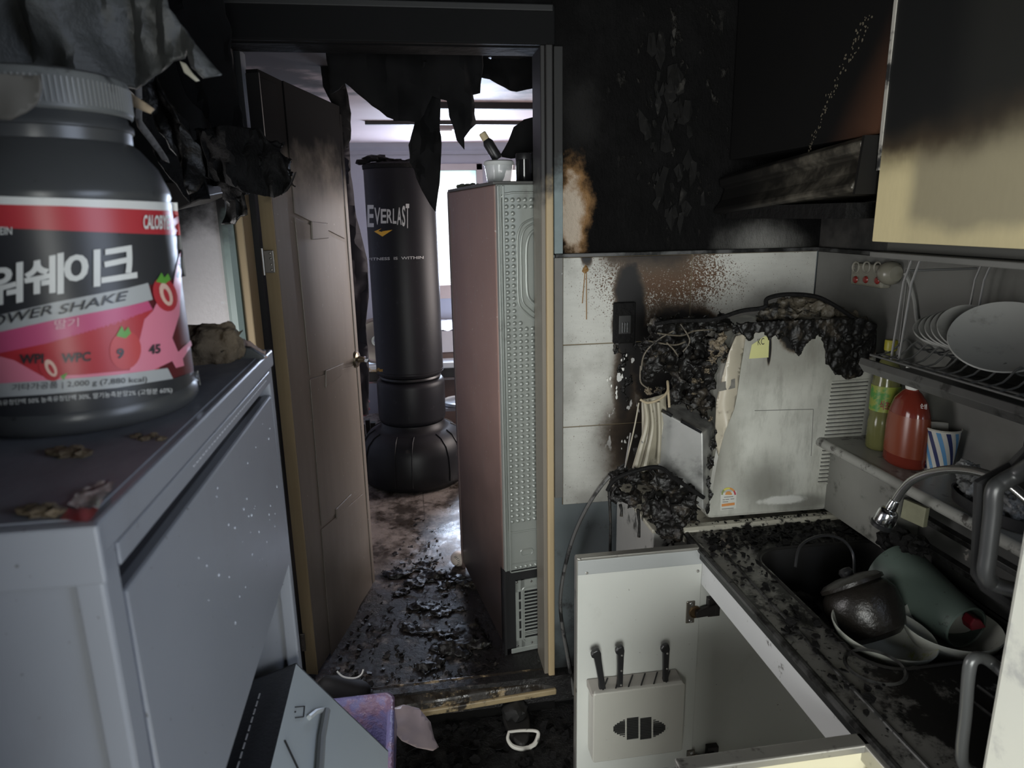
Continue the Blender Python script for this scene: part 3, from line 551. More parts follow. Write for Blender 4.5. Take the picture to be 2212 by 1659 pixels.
# ================================================================== PUNCHING BAG
BC = Vector((-.017, 4.10, FZ)); BR = .2
BG = thing('punching_bag', 'black freestanding punching bag with white and yellow print', 'punching bag', BC)
MT['vinyl'] = M('black_vinyl', (.010, .010, .0125), .45, spec=.3, var=.15, bump=.05, bs=120, stains=[((.03, .03, .034), 20, .6, .75)])
MT['vinyl2'] = M('black_base_plastic', (.008, .008, .009), .42, var=.2, spec=.3, stains=[((.03, .028, .026), 14, .64, .75)])
z0 = lambda z: z-FZ
MB().lathe([(0, .0), (.27, 0), (.31, .015), (.325, .05), (.328, .12), (.322, .2), (.305, .26), (.27, .305), (.225, .33), (.2, .345), (.19, .375), (0, .375)], BC, 72).obj('base', MT['vinyl2'], BG, smooth=True, ang=60)
for a in (-1.78, -.75, -2.8, .3, 1.35, 2.4):
    pts = [(.329, .05), (.331, .12), (.325, .2), (.308, .262), (.272, .308), (.232, .33)]; w = .05
    for sg in (-1, 1): MB().tube([BC+Vector((r*math.cos(a+sg*w/r), r*math.sin(a+sg*w/r), zz)) for r, zz in pts], .0032, 6).obj('base_rib', MT['vinyl2'], BG, smooth=True)
MB().lathe([(.14, .37), (.185, .375), (.2, .39), (.204, .41), (.204, .605), (.2, .625), (.19, .638), (.15, .64)], BC, 64).obj('collar', MT['vinyl'], BG, smooth=True, ang=50)
MB().lathe([(.15, .64), (.182, .645), (.186, .652), (.182, .662), (.15, .665)], BC, 64).obj('gap_ring', MT['black_plastic'], BG, smooth=True)
MB().lathe([(.15, .662), (.19, .668), (.2, .68), (BR, .69), (BR, 1.84), (.194, 1.855), (.18, 1.86), (0, 1.862)], BC, 72).obj('bag', MT['vinyl'], BG, smooth=True, ang=50)
for zz in (.685, .698): MB().lathe([(BR-.001, zz-.003), (BR+.002, zz), (BR-.001, zz+.003)], BC, 64).obj('seam', MT['vinyl2'], BG, smooth=True)
MB().lathe([(BR-.02, 1.85), (BR+.004, 1.845), (BR+.006, 1.865), (BR-.01, 1.875), (.1, 1.88), (0, 1.88)], BC, 48).obj('top_cap', MT['char'], BG, smooth=True)
def oncyl(px, py, C, r):
    d = ray(px, py); a = d.x*d.x+d.y*d.y; ox, oy = CAM.x-C.x, CAM.y-C.y; b = ox*d.x+oy*d.y; c = ox*ox+oy*oy-r*r; q = b*b-a*c
    t = (-b-math.sqrt(max(q, 0)))/a; return CAM+d*t
bag_s = lambda o: (lambda px, py: oncyl(px, py, BC, BR+o))
iw = M('bag_print_white', (.55, .55, .54), .5, var=.05); iy = M('bag_print_yellow', (.70, .38, .03), .5)
V = 'EVERLAST'
xsL = [793, 808, 822, 835, 848, 857, 868, 876, 884.5]
for i, ch in enumerate(V):
    u = (xsL[i]+xsL[i+1])/2; kk = ((u-838)/46)**2; top = 452-14*kk; bot = 482+13*kk
    letter('letter_'+ch.lower(), ch, [(xsL[i]+.6, bot), (xsL[i+1]-.6, bot), (xsL[i+1]-.6, top), (xsL[i]+.6, top)], bag_s(.0012), iw, BG, bold=.02)
decal('logo', [(808, 500), (824, 493.5), (817, 499), (825, 501), (830, 494), (826, 499.5), (848, 496.5), (826, 511)], bag_s(.0012), iy, BG, 6)
letter('slogan', 'FITNESS  IS  WITHIN', [(796, 563), (915, 559), (915, 553), (796, 557)], bag_s(.0012), iw, BG, bold=.01)
letter('logo_text', 'PowerFlex', [(797, 804), (827, 803), (827, 795), (797, 795.5)], bag_s(.0012), iy, BG, bold=.01)
m = MB()
for i in range(7): m.lump(BC+Vector((-.19+i*.045+random.uniform(-.01, .01), -.08+random.uniform(-.04, .1), 1.885+.012*math.sin(i))), .035, .5, 1.9, 2, i, (1.2, 1, .5))
tag(m.obj('charred_debris', MT['char']), 'charred crust lying on top of the punching bag', 'debris')

# ================================================================== FURTHER THINGS IN THE ROOM
def ring_plate(name, label, c, R, r, wid, ax, mat, m2):
    t = thing(name, label, 'weight plate', c, group='weight plates in the room beyond')
    MB().lathe([(r, -wid*.5), (R*.5, -wid*.4), (R*.9, -wid*.5), (R, -wid*.35), (R, wid*.35), (R*.9, wid*.5), (R*.84, wid*.22), (R*.5, wid*.22), (r*1.5, wid*.5), (r, wid*.5), (r, -wid*.5)], c, 40, ax).obj('disc', mat, t, smooth=True)
    MB().lathe([(r, -wid*.5), (r*1.6, -wid*.55), (r*1.6, wid*.56), (r, wid*.56)], c, 24, ax).obj('hub', m2, t, smooth=True); return t
lm = M('weight_plate_rubber', (.03, .032, .036), .35); cm = MT['chrome']
p = PY(812, 700, 4.9); ring_plate('weight_plate', 'large bare metal weight plate upright behind the punching bag', (p.x, 4.94, .70+.166), .165, .025, .04, Matrix.Rotation(math.radians(82), 3, 'X'), M('bare_iron', (.34, .31, .28), .35, .7), cm)
p = PZ(988, 850, .5); ring_plate('weight_plate', 'pale weight plate lying flat beside the refrigerator edge', (p.x+.02, 4.72, .442), .13, .02, .03, Matrix.Identity(3), M('pale_plate', (.5, .55, .58), .3, .3), cm)
p = PY(978, 902, 4.7); ring_plate('weight_plate', 'dark weight plate lying flat on the floor behind the bag base', (p.x, 4.6, FZ+.121), .12, .02, .03, Matrix.Identity(3), lm, cm)
st = thing('plate_rack', 'low grey metal rack holding the weight plates', 'rack', (.35, 4.8, FZ))
MB().box(.1, .75, 4.5, 4.82, FZ+.09, FZ+.105).obj('lower_shelf', M('rack_steel', (.35, .37, .42), .4, .4), st, bevel=.002)
MB().box(.12, .75, 4.62, 4.82, FZ+.26, FZ+.285).obj('upper_shelf', M('rack_steel2', (.3, .32, .36), .4, .4), st, bevel=.002)
for (a, b) in ((.13, 4.63), (.72, 4.63), (.13, 4.8), (.72, 4.8)): MB().box(a, a+.03, b, b+.02, FZ, FZ+.285).obj('leg', MT['black_plastic'], st)
bd = thing('bed', 'mattress with white quilted cover on a brown base under the window', 'bed', (.55, 5.3, FZ))
MB().box(.0, 1.5, 5.05, 5.58, FZ, .74).obj('base', M('brown_bed_base', (.20, .145, .13), .6), bd, bevel=.01)
m = MB(); nx, ny = 48, 16
for (z_, up) in ((.90, 1),):
    Vv = [(-.02+1.54*i/nx, 5.03+.55*j/ny, z_+.014*abs(math.sin(i*1.05+j*1.05))*abs(math.sin(i*1.05-j*1.05))) for j in range(ny+1) for i in range(nx+1)]
    m.add(Vv, [(j*(nx+1)+i, j*(nx+1)+i+1, (j+1)*(nx+1)+i+1, (j+1)*(nx+1)+i) for j in range(ny) for i in range(nx)])
m.box(-.02, 1.52, 5.03, 5.58, .742, .901); m.obj('mattress', M('white_quilt', (.62, .62, .66), .8), bd, smooth=True)
bn = thing('bench', 'low black padded bench with white edge behind the punching bag', 'bench', (.1, 4.98, FZ))
MB().box(-.6, .75, 4.86, 5.02, .655, .70).obj('pad', M('bench_top', (.55, .60, .64), .35), bn, bevel=.008)
MB().box(-.58, .74, 4.87, 5.01, .585, .655).obj('frame', MT['black_plastic'], bn, bevel=.004)
MB().box(-.58, .74, 4.865, 5.015, .57, .585).obj('rail', MT['chrome'], bn, bevel=.002)
for a in (-.55, .7): MB().box(a, a+.03, 4.88, 5.0, FZ, .57).obj('leg', MT['black_plastic'], bn)
p = PY(795, 860, 4.6); m = MB()
for i in range(6): m.lump((p.x-.10+.03*math.sin(i*2.1), 4.6+.03*math.cos(i), .45+i*.06), .085-.006*i, .35, 1.5, 3, i+4, (1, .8, 1))
tag(m.obj('blanket', M('maroon_cloth', (.075, .018, .03), .85, var=.4), smooth=True, ang=80), 'dark maroon blanket heaped left of the punching bag', 'blanket')
m = MB()
for i in range(5): m.box(-.42+i*.03, -.40+i*.033, 4.36+.03*i, 4.40+.03*i, FZ, FZ+.25+.03*(i % 2))
tag(m.obj('charred_debris', MT['char']), 'burnt black rubble on the floor left of the bag base', 'debris')
tag(sheet([(737, 222), (752, 222), (756, 330), (758, 380), (770, 470), (792, 560), (797, 640), (790, 700), (797, 800), (795, 900), (770, 900), (752, 600)], 3.5, 12, .05, 10, 9).obj('curtain', M('dark_violet_curtain', (.018, .016, .022), .8), smooth=True, solid=.004), 'dark curtain hanging just behind the open door', 'curtain')
p = PZ(986, 1222, FZ); bl = thing('baseball', 'off-white ball with dark stitches against the refrigerator foot', 'ball', (p.x+.01, p.y, FZ))
bc = Vector((p.x+.01, p.y, FZ+.036)); MB().lathe([(.036*math.cos(a), .036*math.sin(a)) for a in [math.radians(-90+10*k) for k in range(19)]], bc, 28).obj('skin', M('ball_leather', (.55, .48, .42), .6), bl, smooth=True)
for k in range(9):
    a = math.radians(-60+k*15); q = bc+Vector((-.012+.012*math.cos(a*2), -.034*math.cos(a*.6), .03*math.sin(a)))*1.02; q = bc+(q-bc).normalized()*.0365
    MB().tube([q+Vector((-.006, 0, -.002)), q+Vector((.006, 0, .003))], .0012, 5).obj('stitch', MT['ink_black'], bl)
p = PZ(985, 1250, FZ); m = MB()
for i in range(5): m.lump((p.x-.02+.02*i, p.y-.04*i*.5, FZ+.012), .026, .5, 1.7, 2, i+2, (1.2, 1, .6))
tag(m.obj('wet_rag', MT['char_gloss']), 'wet black rag on floor in front of the ball', 'rag')

# hanging charred sheets of the burnt ceiling lining
SHA = [(698, 74), (1045, 84), (1040, 200), (1022, 205), (1027, 270), (1000, 300), (1003, 327), (985, 305), (970, 255), (965, 216), (935, 206), (905, 264), (852, 262), (850, 258), (836, 252), (790, 215), (757, 188), (748, 182), (716, 205)]
tag(sheet(SHA, 2.38, 13, .05, 7, 1, jag=2).obj('charred_sheet', MT['sheet_char'], smooth=True, solid=.003), 'wide torn black ceiling sheet hanging across the doorway top', 'charred sheet', 'charred ceiling sheets')
tag(sheet([(915, 130), (952, 130), (951, 330), (947, 400), (941, 457), (922, 432), (908, 402), (886, 352), (884, 316), (898, 262)], 2.4, 10, .05, 10, 2, jag=1.5).obj('charred_sheet', MT['sheet_char'], smooth=True, solid=.003), 'long narrow black strip dangling in front of the punching bag top', 'charred sheet', 'charred ceiling sheets')
tag(sheet([(1028, 122), (1100, 112), (1172, 108), (1172, 178), (1150, 192), (1120, 196), (1088, 188), (1060, 176), (1034, 168)], 2.6, 10, .05, 9, 3, jag=5).obj('charred_sheet', MT['sheet_char'], smooth=True, solid=.003), 'ragged black ceiling remnant beside the right door jamb', 'charred sheet', 'charred ceiling sheets')
tag(sheet([(690, 70), (722, 74), (742, 170), (758, 245), (755, 300), (740, 330), (728, 250), (700, 190)], 2.86, 10, .03, 9, 4, jag=2).obj('charred_sheet', MT['sheet_char'], smooth=True, solid=.003), 'black scorched flap over the far top corner of the open door', 'charred sheet', 'charred ceiling sheets')
tag(sheet([(618, 70), (690, 72), (690, 120), (668, 160), (650, 130), (636, 112)], 3.0, 9, .04, 9, 6, jag=6).obj('torn_film', MT['sheet_ash'], smooth=True, solid=.002), 'torn grey ceiling film above the open door', 'torn film')

# debris on the room floor
def pl_room():
    y = 2.12+random.random()**1.6*1.6; x = random.uniform(-.42, .42)
    return (x, y, FZ) if x < .25-.17*(y-2.2) and x > -.36+.25*(y-2.2) else None
flakes('charred_flakes', MT['char_gloss'], 700, pl_room, .004, .018, 'wet charred flakes scattered over the room floor beyond the threshold', lift=.5)
m = MB()
for i in range(26):
    y = 2.18+random.random()*.75; x = .205-.17*(y-2.2)-random.random()**1.5*.24
    m.lump((x, y, FZ+.006), random.uniform(.018, .05), .6, 2.2, 3, i, (1.3, 1, .45))
tag(m.obj('charred_heap', MT['char_gloss'], smooth=True, melt=.007), 'heap of wet glossy burnt lining along the refrigerator foot', 'debris', kind='stuff')
def pl_kit(): return (random.uniform(-.1, .62), random.uniform(1.2, 2.03), 0)
flakes('kitchen_floor_debris', MT['char'], 700, pl_kit, .006, .03, 'charred rubble strewn on the dark kitchen floor', lift=.6)

# ================================================================== SHOE CABINET (left)
CX, CY0, CY1, CZ = -.21, .447, 1.05, 1.5325
SCB = thing('shoe_cabinet', 'grey metal tilt-flap shoe cabinet with the protein tub on top', 'cabinet', (-.38, .75, 0))
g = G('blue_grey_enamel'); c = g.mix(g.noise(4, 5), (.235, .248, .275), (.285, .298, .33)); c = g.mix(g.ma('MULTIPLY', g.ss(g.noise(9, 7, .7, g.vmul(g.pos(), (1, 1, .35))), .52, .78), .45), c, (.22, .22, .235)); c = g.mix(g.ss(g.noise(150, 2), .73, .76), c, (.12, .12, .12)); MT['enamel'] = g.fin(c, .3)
g = G('cabinet_top'); c = g.mix(g.noise(10, 7, .65, g.vmul(g.pos(), (1.6, .8, 1))), (.10, .107, .125), (.40, .415, .46)); MT['ctop'] = g.fin(c, g.ss(g.noise(12), .35, .65, .45, .75), 0, .3)
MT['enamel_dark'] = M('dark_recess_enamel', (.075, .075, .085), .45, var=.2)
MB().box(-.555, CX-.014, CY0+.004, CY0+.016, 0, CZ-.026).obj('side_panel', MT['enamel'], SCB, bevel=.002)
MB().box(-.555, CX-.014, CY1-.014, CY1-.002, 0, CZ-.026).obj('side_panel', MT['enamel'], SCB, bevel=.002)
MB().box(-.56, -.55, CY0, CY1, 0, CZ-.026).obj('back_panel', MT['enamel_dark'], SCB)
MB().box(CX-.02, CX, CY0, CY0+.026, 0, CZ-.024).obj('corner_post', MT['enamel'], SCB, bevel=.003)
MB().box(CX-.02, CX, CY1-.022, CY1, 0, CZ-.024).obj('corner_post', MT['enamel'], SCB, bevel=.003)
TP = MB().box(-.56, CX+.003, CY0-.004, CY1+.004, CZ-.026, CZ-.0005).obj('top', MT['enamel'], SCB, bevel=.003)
MB().box(-.552, CX-.006, CY0+.004, CY1-.004, CZ-.001, CZ+.0008).obj('soot_film', MT['ctop'], TP)
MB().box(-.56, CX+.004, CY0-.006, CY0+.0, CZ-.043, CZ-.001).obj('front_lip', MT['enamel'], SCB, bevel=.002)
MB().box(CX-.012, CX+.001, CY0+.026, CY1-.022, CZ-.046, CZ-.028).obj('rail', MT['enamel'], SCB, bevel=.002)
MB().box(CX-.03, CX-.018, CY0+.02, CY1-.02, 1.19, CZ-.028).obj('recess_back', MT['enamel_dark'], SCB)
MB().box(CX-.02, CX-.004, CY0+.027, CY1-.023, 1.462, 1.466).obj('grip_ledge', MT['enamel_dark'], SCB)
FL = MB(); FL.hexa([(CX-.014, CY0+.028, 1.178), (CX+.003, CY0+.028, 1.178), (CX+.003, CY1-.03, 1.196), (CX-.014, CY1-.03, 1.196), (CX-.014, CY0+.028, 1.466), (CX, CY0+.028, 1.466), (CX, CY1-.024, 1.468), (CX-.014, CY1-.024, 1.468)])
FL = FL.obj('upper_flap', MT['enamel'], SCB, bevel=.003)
m = MB(); rd_ = random.Random(3)
for i in range(46):
    y_, z_ = rd_.uniform(.62, 1.0), rd_.uniform(1.22, 1.45); s_ = rd_.uniform(.0006, .0017); m.lump((CX+.0016, y_, z_), s_, .2, 1.5, 1, i, (.6, 1, 1.3))
o = m.obj('water_drops', M('water_drop', (.55, .58, .65), .1), FL); o['kind'] = 'stuff'
m = MB()
for i in range(34):
    y = CY0+.2+i*.0105; m.box(CX-.0005, CX+.0014, y, y+.006, CZ-.037, CZ-.0355)
o = m.obj('dashed_seam', M('seam_grey', (.55, .56, .6), .4), SCB); o['kind'] = 'stuff'
# lower flap, sprung open
def lf(A, Y): return Vector((A[0], Y, A[1]))
A_, B_, C_ = (-.283, 1.008), (-.209, 1.032), (-.075, .845)
m = MB(); m.prism([lf(A_, .5), lf(B_, .5), lf((B_[0]-.002, B_[1]-.004), .5), lf((A_[0], A_[1]-.005), .5)], (0, .5, 0)); LFT = m.obj('lower_flap_top', M('wet_dark_grey', (.07, .072, .082), .38, var=.2, bump=.3, bs=160, bd=.003, stains=[((.25, .26, .3), 120, .68, .74)]), SCB)
m = MB(); m.prism([lf(B_, .52), lf(C_, .52), lf((C_[0]-.004, C_[1]-.003), .52), lf((B_[0]-.004, B_[1]-.003), .52)], (0, .48, 0)); LFF = m.obj('lower_flap_face', M('pale_blue_enamel', (.42, .46, .48), .33, var=.06), SCB)
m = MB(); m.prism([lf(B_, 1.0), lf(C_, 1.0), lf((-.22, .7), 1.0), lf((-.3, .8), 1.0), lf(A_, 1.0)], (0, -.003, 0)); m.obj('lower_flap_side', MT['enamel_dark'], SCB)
m = MB()
for i in range(20): y = .62+i*.017; p0 = Vector((-.258, y, 1.0168)); m.box(-.2585, -.2565, y, y+.011, 1.0166, 1.0178)
o = m.obj('dashed_seam', M('seam_white', (.6, .6, .62), .4), SCB); o['kind'] = 'stuff'
fn = Vector((.813, 0, .582)); fp = lambda px, py, o=.0008: onplane(px, py, lf(B_, .8), fn, o)
for seg in (((637, 1528), (657, 1526)), ((657, 1526), (655, 1549)), ((655, 1549), (637, 1551))): MB().tube([fp(*seg[0]), fp(*seg[1])], .0009, 5).obj('printed_mark', MT['ink_black'], LFF)
MB().lathe([(0, .001), (.0014, .001), (.0014, 0)], fp(637, 1539), 8).obj('printed_mark', MT['ink_black'], LFF)
MB().tube([fp(699, 1540, .006), fp(688, 1600, .006), fp(684, 1659, .006), fp(678, 1720, .006)], .006, 8).obj('stay_rod', M('grey_rod', (.2, .21, .215), .5, var=.3), LFF, smooth=True)
MB().tube([fp(664, 1553, .003), fp(680, 1540, .003), fp(694, 1536, .003)], .004, 6).obj('rod_clip', M('clip_plastic', (.45, .47, .47), .3), LFF, smooth=True)
MB().tube([fp(614, 1600), fp(640, 1655), fp(660, 1700)], .0016, 6).obj('fold_line', MT['ink_black'], LFF)

# ------------------------------------------------------------------ protein tub
TC = Vector((-.325, .728, CZ+.001)); TR = .1
g = G('grey_plastic_tub'); c = g.mix(g.noise(7, 5), (.045, .047, .048), (.07, .072, .073)); c = g.mix(g.ss(g.noise(26, 4, .6), .67, .72), c, (.012, .012, .012)); MT['tub'] = g.fin(c, .3)
TB = thing('protein_tub', 'large dark grey protein powder tub with red strawberry label', 'tub', TC)
k_ = 1.0
MB().lathe([(0, .0), (.082, .0), (.096, .004), (.1005, .011), (.1005, .02), (.0985, .0255), (.0972, .028), (.0972, .206), (.0985, .209), (.098, .215), (.09, .236), (.076, .254), (.071, .258), (.0715, .268), (.0735, .269), (.0735, .274), (.07, .277), (.069, .284)], TC, 96).obj('body', MT['tub'], TB, smooth=True, ang=50)
LD = MB().lathe([(.0725, .281), (.0745, .283), (.0745, .309), (.073, .313), (.068, .3155), (0, .3165)], TC, 96).obj('lid', M('grey_lid', (.13, .135, .13), .4, stains=[((.03, .03, .03), 18, .6, .7)]), TB, smooth=True, ang=40)
m = MB()
for i in range(110): a = 6.2832*i/110; m.box(-.0006, .0006, -.0006, .0006, .286, .307); m.v[-8:] = [TC+Matrix.Rotation(a, 3, 'Z') @ (Vector(p)+Vector((.0749, 0, 0))) for p in m.v[-8:]]
o = m.obj('lid_ribs', M('lid_rib', (.22, .225, .22), .4), LD); o['kind'] = 'stuff'
LR = .0982
tub_s = lambda o: (lambda px, py: oncyl(px, py, TC, LR+o))
lab = lambda n, col, r=.36: M(n, col, r, var=.04)
red = lab('label_red', (.46, .035, .045)); wht = lab('label_white', (.70, .70, .66)); slv = lab('label_silver', (.42, .43, .42)); blk = lab('label_black', (.03, .031, .034)); pnk = lab('label_pink', (.72, .22, .30)); mgt = lab('label_magenta', (.55, .09, .2)); grn = lab('label_green', (.12, .35, .05)); dred = lab('label_dark_red', (.10, .012, .016))
def rest(px): return px
def topy(x): return 429+ (x/385)*28      # upper label edge
def boty(x): return 905-(x/440)*55
# the label goes round the tub; its visible colour fields are laid on as print
LB = MB().lathe([(LR, .029), (LR, .203)], TC, 96).obj('label', dred, TB, smooth=True)
def band(name, tp, bt, mat, o, x1=None): # band between two polylines (same x order)
    decal(name, tp + bt[::-1], tub_s(o), mat, LB, 9)
E_ = 383
band('label_stripe', [(-60, 422), (134, 428), (253, 432), (E_, 438)], [(-60, 440), (134, 445), (253, 450), (E_+1, 456)], wht, .0004)
band('label_band', [(-60, 440), (134, 445), (253, 450), (E_+1, 456)], [(-60, 490), (134, 498), (253, 503), (E_+7, 508)], red, .0004)
band('label_field', [(-60, 490), (134, 498), (253, 503), (E_+7, 508)], [(-60, 700), (100, 662), (250, 632), (300, 622), (385, 600), (402, 596)], blk, .0004)
band('label_band', [(-60, 693), (0, 680), (113, 654), (277, 622), (320, 611)], [(-60, 731), (0, 717), (113, 692), (280, 660), (330, 647)], slv, .0006)
band('label_field', [(-60, 731), (0, 717), (113, 692), (280, 660), (320, 650)], [(-60, 775), (100, 742), (250, 700), (330, 668)], mgt, .0006)
band('label_field', [(-60, 775), (100, 742), (220, 706), (330, 668)], [(-60, 830), (100, 835), (250, 815), (345, 800)], red, .0006)
decal('label_splash', [(-60, 795), (0, 770), (30, 778), (90, 812), (170, 810), (280, 800), (300, 740), (312, 690), (330, 672), (345, 640), (372, 625), (385, 560), (391, 540), (392, 600), (388, 680), (372, 730), (385, 760), (412, 735), (415, 745), (395, 775), (398, 790), (380, 795), (372, 780), (330, 800), (200, 822), (90, 835), (-60, 835)], tub_s(.0009), pnk, LB, 12)
band('label_band', [(-60, 832), (100, 822), (250, 810), (362, 795)], [(-60, 862), (100, 852), (250, 838), (374, 818)], slv, .0011)
band('label_band', [(-60, 862), (100, 852), (250, 838), (374, 818), (428, 800)], [(-60, 905), (100, 898), (250, 880), (380, 852), (434, 832)], blk, .0008)
L = lambda n, t, q, m_, b=0., sh=0., ml=.05: letter(n, t, q, tub_s(.0021), m_, LB, bold=b, shear=sh, maxlen=ml)
L('lettering', 'CALOBYE', [(310, 495), (366, 496), (366, 465), (310, 464)], wht, .03)
L('lettering', '이', [(138, 628), (217, 618), (217, 538), (138, 547)], wht, .03)
L('lettering', '크', [(219, 612), (297, 600), (293, 528), (219, 540)], wht, .03)
L('lettering', '쉐', [(52, 645), (138, 634), (138, 545), (52, 562)], wht, .03)
L('lettering', '워', [(-34, 668), (50, 652), (50, 565), (-34, 580)], wht, .03)
L('lettering', 'POWER', [(-50, 715), (113, 678), (113, 658), (-50, 690)], blk, .01, .2)
L('lettering', 'SHAKE', [(126, 680), (277, 648), (277, 628), (126, 660)], blk, .01, .2)
L('lettering', '딸기', [(118, 712), (170, 705), (170, 686), (118, 692)], lab('label_text_pink', (.75, .45, .5)))
L('lettering', 'WPI', [(42, 787), (94, 785), (94, 764), (42, 766)], blk, .03)
L('lettering', 'WPC', [(133, 785), (196, 780), (196, 760), (133, 764)], blk, .03)
L('lettering', '9', [(252, 776), (268, 774), (268, 752), (252, 753)], blk, .03)
L('lettering', '45', [(322, 766), (347, 763), (347, 743), (322, 745)], blk, .03)
L('lettering', '기타가공품 | 2,000 g (7,880 kcal)', [(26, 847), (318, 828), (318, 811), (26, 830)], blk)
L('lettering', '농축유청단백 50% 농축유청단백 30%, 딸기농축분말2% (고형분 60%)', [(-20, 880), (372, 850), (372, 836), (-20, 866)], wht)
L('lettering', 'PROTEIN', [(-48, 508), (26, 507), (26, 490), (-48, 490)], wht, .01)
for (cx, cy, rx, ry, rot) in ((357, 636, 25, 38, -.35), (271, 756, 34, 42, .1), (108, 795, 22, 30, -.5)):
    s_ = decal('strawberry_print', ell(cx, cy, rx, ry, 20, rot), tub_s(.0013), red if cx != 271 else lab('label_berry', (.55, .05, .05)), LB, 9)
    decal('leaf_print', [(cx-20, cy-ry*.72), (cx-8, cy-ry*1.25), (cx-2, cy-ry*.95), (cx+6, cy-ry*1.2), (cx+12, cy-ry*.85), (cx, cy-ry*.6)] if cx != 108 else [(cx+22, cy+18), (cx+38, cy+10), (cx+30, cy+26)], tub_s(.0018), grn, LB, 9)
    if cx != 271:
        decal('cut_print', ell(cx+2, cy, rx*.5, ry*.68, 16, rot), tub_s(.0018), lab('label_cream', (.75, .5, .4)), LB, 7); decal('cut_print', ell(cx+3, cy+2, rx*.2, ry*.4, 12, rot), tub_s(.0022), red, LB, 7)

# ------------------------------------------------------------------ on the shoe cabinet
p = PZ(500, 822, CZ); MT['foam'] = M('scorched_foam', (.13, .098, .062), .85, var=.4, vs=16, bump=.9, bs=70, bd=.006, stains=[((.05, .04, .03), 30, .6, .72)])
t = thing('melted_foam', 'lump of brown scorched foam with black board at far end of shoe cabinet', 'foam', p)
m = MB()
for i, (px, py, r) in enumerate(((430, 775, .032), (455, 770, .034), (480, 780, .03), (450, 735, .026), (480, 725, .022), (505, 725, .016), (430, 805, .028), (470, 812, .026), (500, 808, .022))): q = PY(px, py, .97); q.z = max(q.z, CZ+r*.55); m.lump(q, r, .35, 2.2, 3, i)
m.obj('foam', MT['foam'], t, smooth=True, melt=0.0045, ang=70)
m = MB()
for i, (px, py, r) in enumerate(((520, 735, .010), (535, 747, .010), (545, 757, .009), (560, 765, .009), (572, 768, .009))): m.lump(PY(px, py, 1.0), r, .3, 2, 2, i)
m.obj('melted_drip', M('pinkish_melt', (.32, .24, .21), .25, var=.3), t, smooth=True, melt=0.003, ang=80)
MB().prism([PY(485, 745, .98), PY(540, 752, .98), PY(572, 772, .98), PY(535, 800, .98), PY(485, 808, .98)], (0, .012, 0)).obj('board', M('dark_board', (.03, .034, .034), .5), t, bevel=.002)
pl = lambda px, py, dz=.0015: PZ(px, py, CZ)+Vector((0, 0, dz))
WR_ = thing('wrapper', 'crumpled clear wrapper with red edge at near corner of shoe cabinet', 'wrapper', pl(205, 1090))
def flat(poly, step, amp, seed):
    vs, fs = fill(poly, step); m = MB(); m.add([pl(v.x, v.y, .002+amp*abs(noise.noise(Vector((v.x*.03, v.y*.03, seed))))) for v in vs], [tuple(f) for f in fs]); return m
flat([(148, 1100), (165, 1075), (215, 1050), (248, 1048), (236, 1078), (214, 1105), (180, 1112)], 8, .008, 2).obj('film', M('crinkled_film', (.62, .62, .56), .2, var=.4, vs=40, bump=.8, bs=60), WR_, smooth=True)
flat([(130, 1128), (150, 1105), (195, 1108), (225, 1085), (205, 1122), (190, 1136)], 8, .003, 5).obj('red_edge', M('red_film', (.38, .05, .05), .3, var=.3), WR_, smooth=True)
decal('dark_patch', [(176, 1094), (200, 1082), (228, 1072), (240, 1060), (236, 1073), (205, 1088)], lambda px, py: pl(px, py, .0095), MT['ink_black'], WR_, 6)
for (px, py, s, nm, lb) in ((95, 1112, .009, 'scrap', 'curled brown burnt scrap at the near edge of shoe cabinet'), (155, 985, .010, 'scrap', 'flat brown char flake in front of the tub'), (325, 950, .006, 'scrap', 'small tan crumb right of the tub foot')):
    m = MB()
    for i in range(4): m.lump(pl(px-30+i*18, py-5+7*(i % 2), s*.3), s*.7, .5, 1.9, 2, i, (1.2, 1, .55))
    tag(m.obj(nm, MT['foam']), lb, 'debris', 'burnt scraps on the shoe cabinet')

# ------------------------------------------------------------------ burnt lining hanging over the left side
tag(sheet([(-90, -60), (330, -60), (345, 0), (392, 62), (436, 118), (461, 150), (428, 162), (408, 140), (393, 98), (330, 128), (245, 166), (130, 160), (50, 160), (-90, 168)], .80, 16, .05, 11, 11, jag=2).obj('ceiling_sheet', MT['sheet_ash'], smooth=True, solid=.003), 'crumpled grey smoked ceiling sheet sagging over the tub', 'charred sheet')
tag(sheet([(-60, 160), (92, 165), (97, 190), (88, 225), (62, 246), (30, 262), (-60, 258)], .60, 12, .012, 12, 12, jag=1).obj('wood_film', M('grey_woodgrain_film', (.085, .08, .072), .65, var=.35, vs=20), smooth=True, solid=.002), 'grey woodgrain film drooping over the tub lid', 'film')
tag(sheet([(150, 168), (215, 172), (262, 188), (300, 212), (334, 236), (326, 246), (280, 228), (235, 205), (180, 185)], .80, 10, .01, 12, 13).obj('paper_strip', M('tan_paper', (.33, .25, .16), .7, var=.3), smooth=True, solid=.002), 'tan paper strip curling above the tub lid', 'paper')
tag(sheet([(215, -420), (255, -420), (310, 130), (352, 190), (402, 268), (430, 320), (441, 372), (432, 415), (416, 420), (402, 372), (360, 300), (322, 238), (285, 180), (262, 110)], 1.15, 11, .05, 12, 14, jag=3).obj('charred_strip', MT['char_gloss'], smooth=True, solid=.004), 'glossy black charred strip slanting down right of the tub', 'charred strip')
tag(sheet([(262, -420), (270, -420), (310, 262), (345, 315), (362, 342), (366, 352), (350, 345), (325, 310), (300, 275), (294, 252)], 1.05, 8, .01, 12, 15).obj('paper_strip', MT['paper_grey'], smooth=True, solid=.002), 'narrow pale grey strip hanging beside the tub shoulder', 'paper')
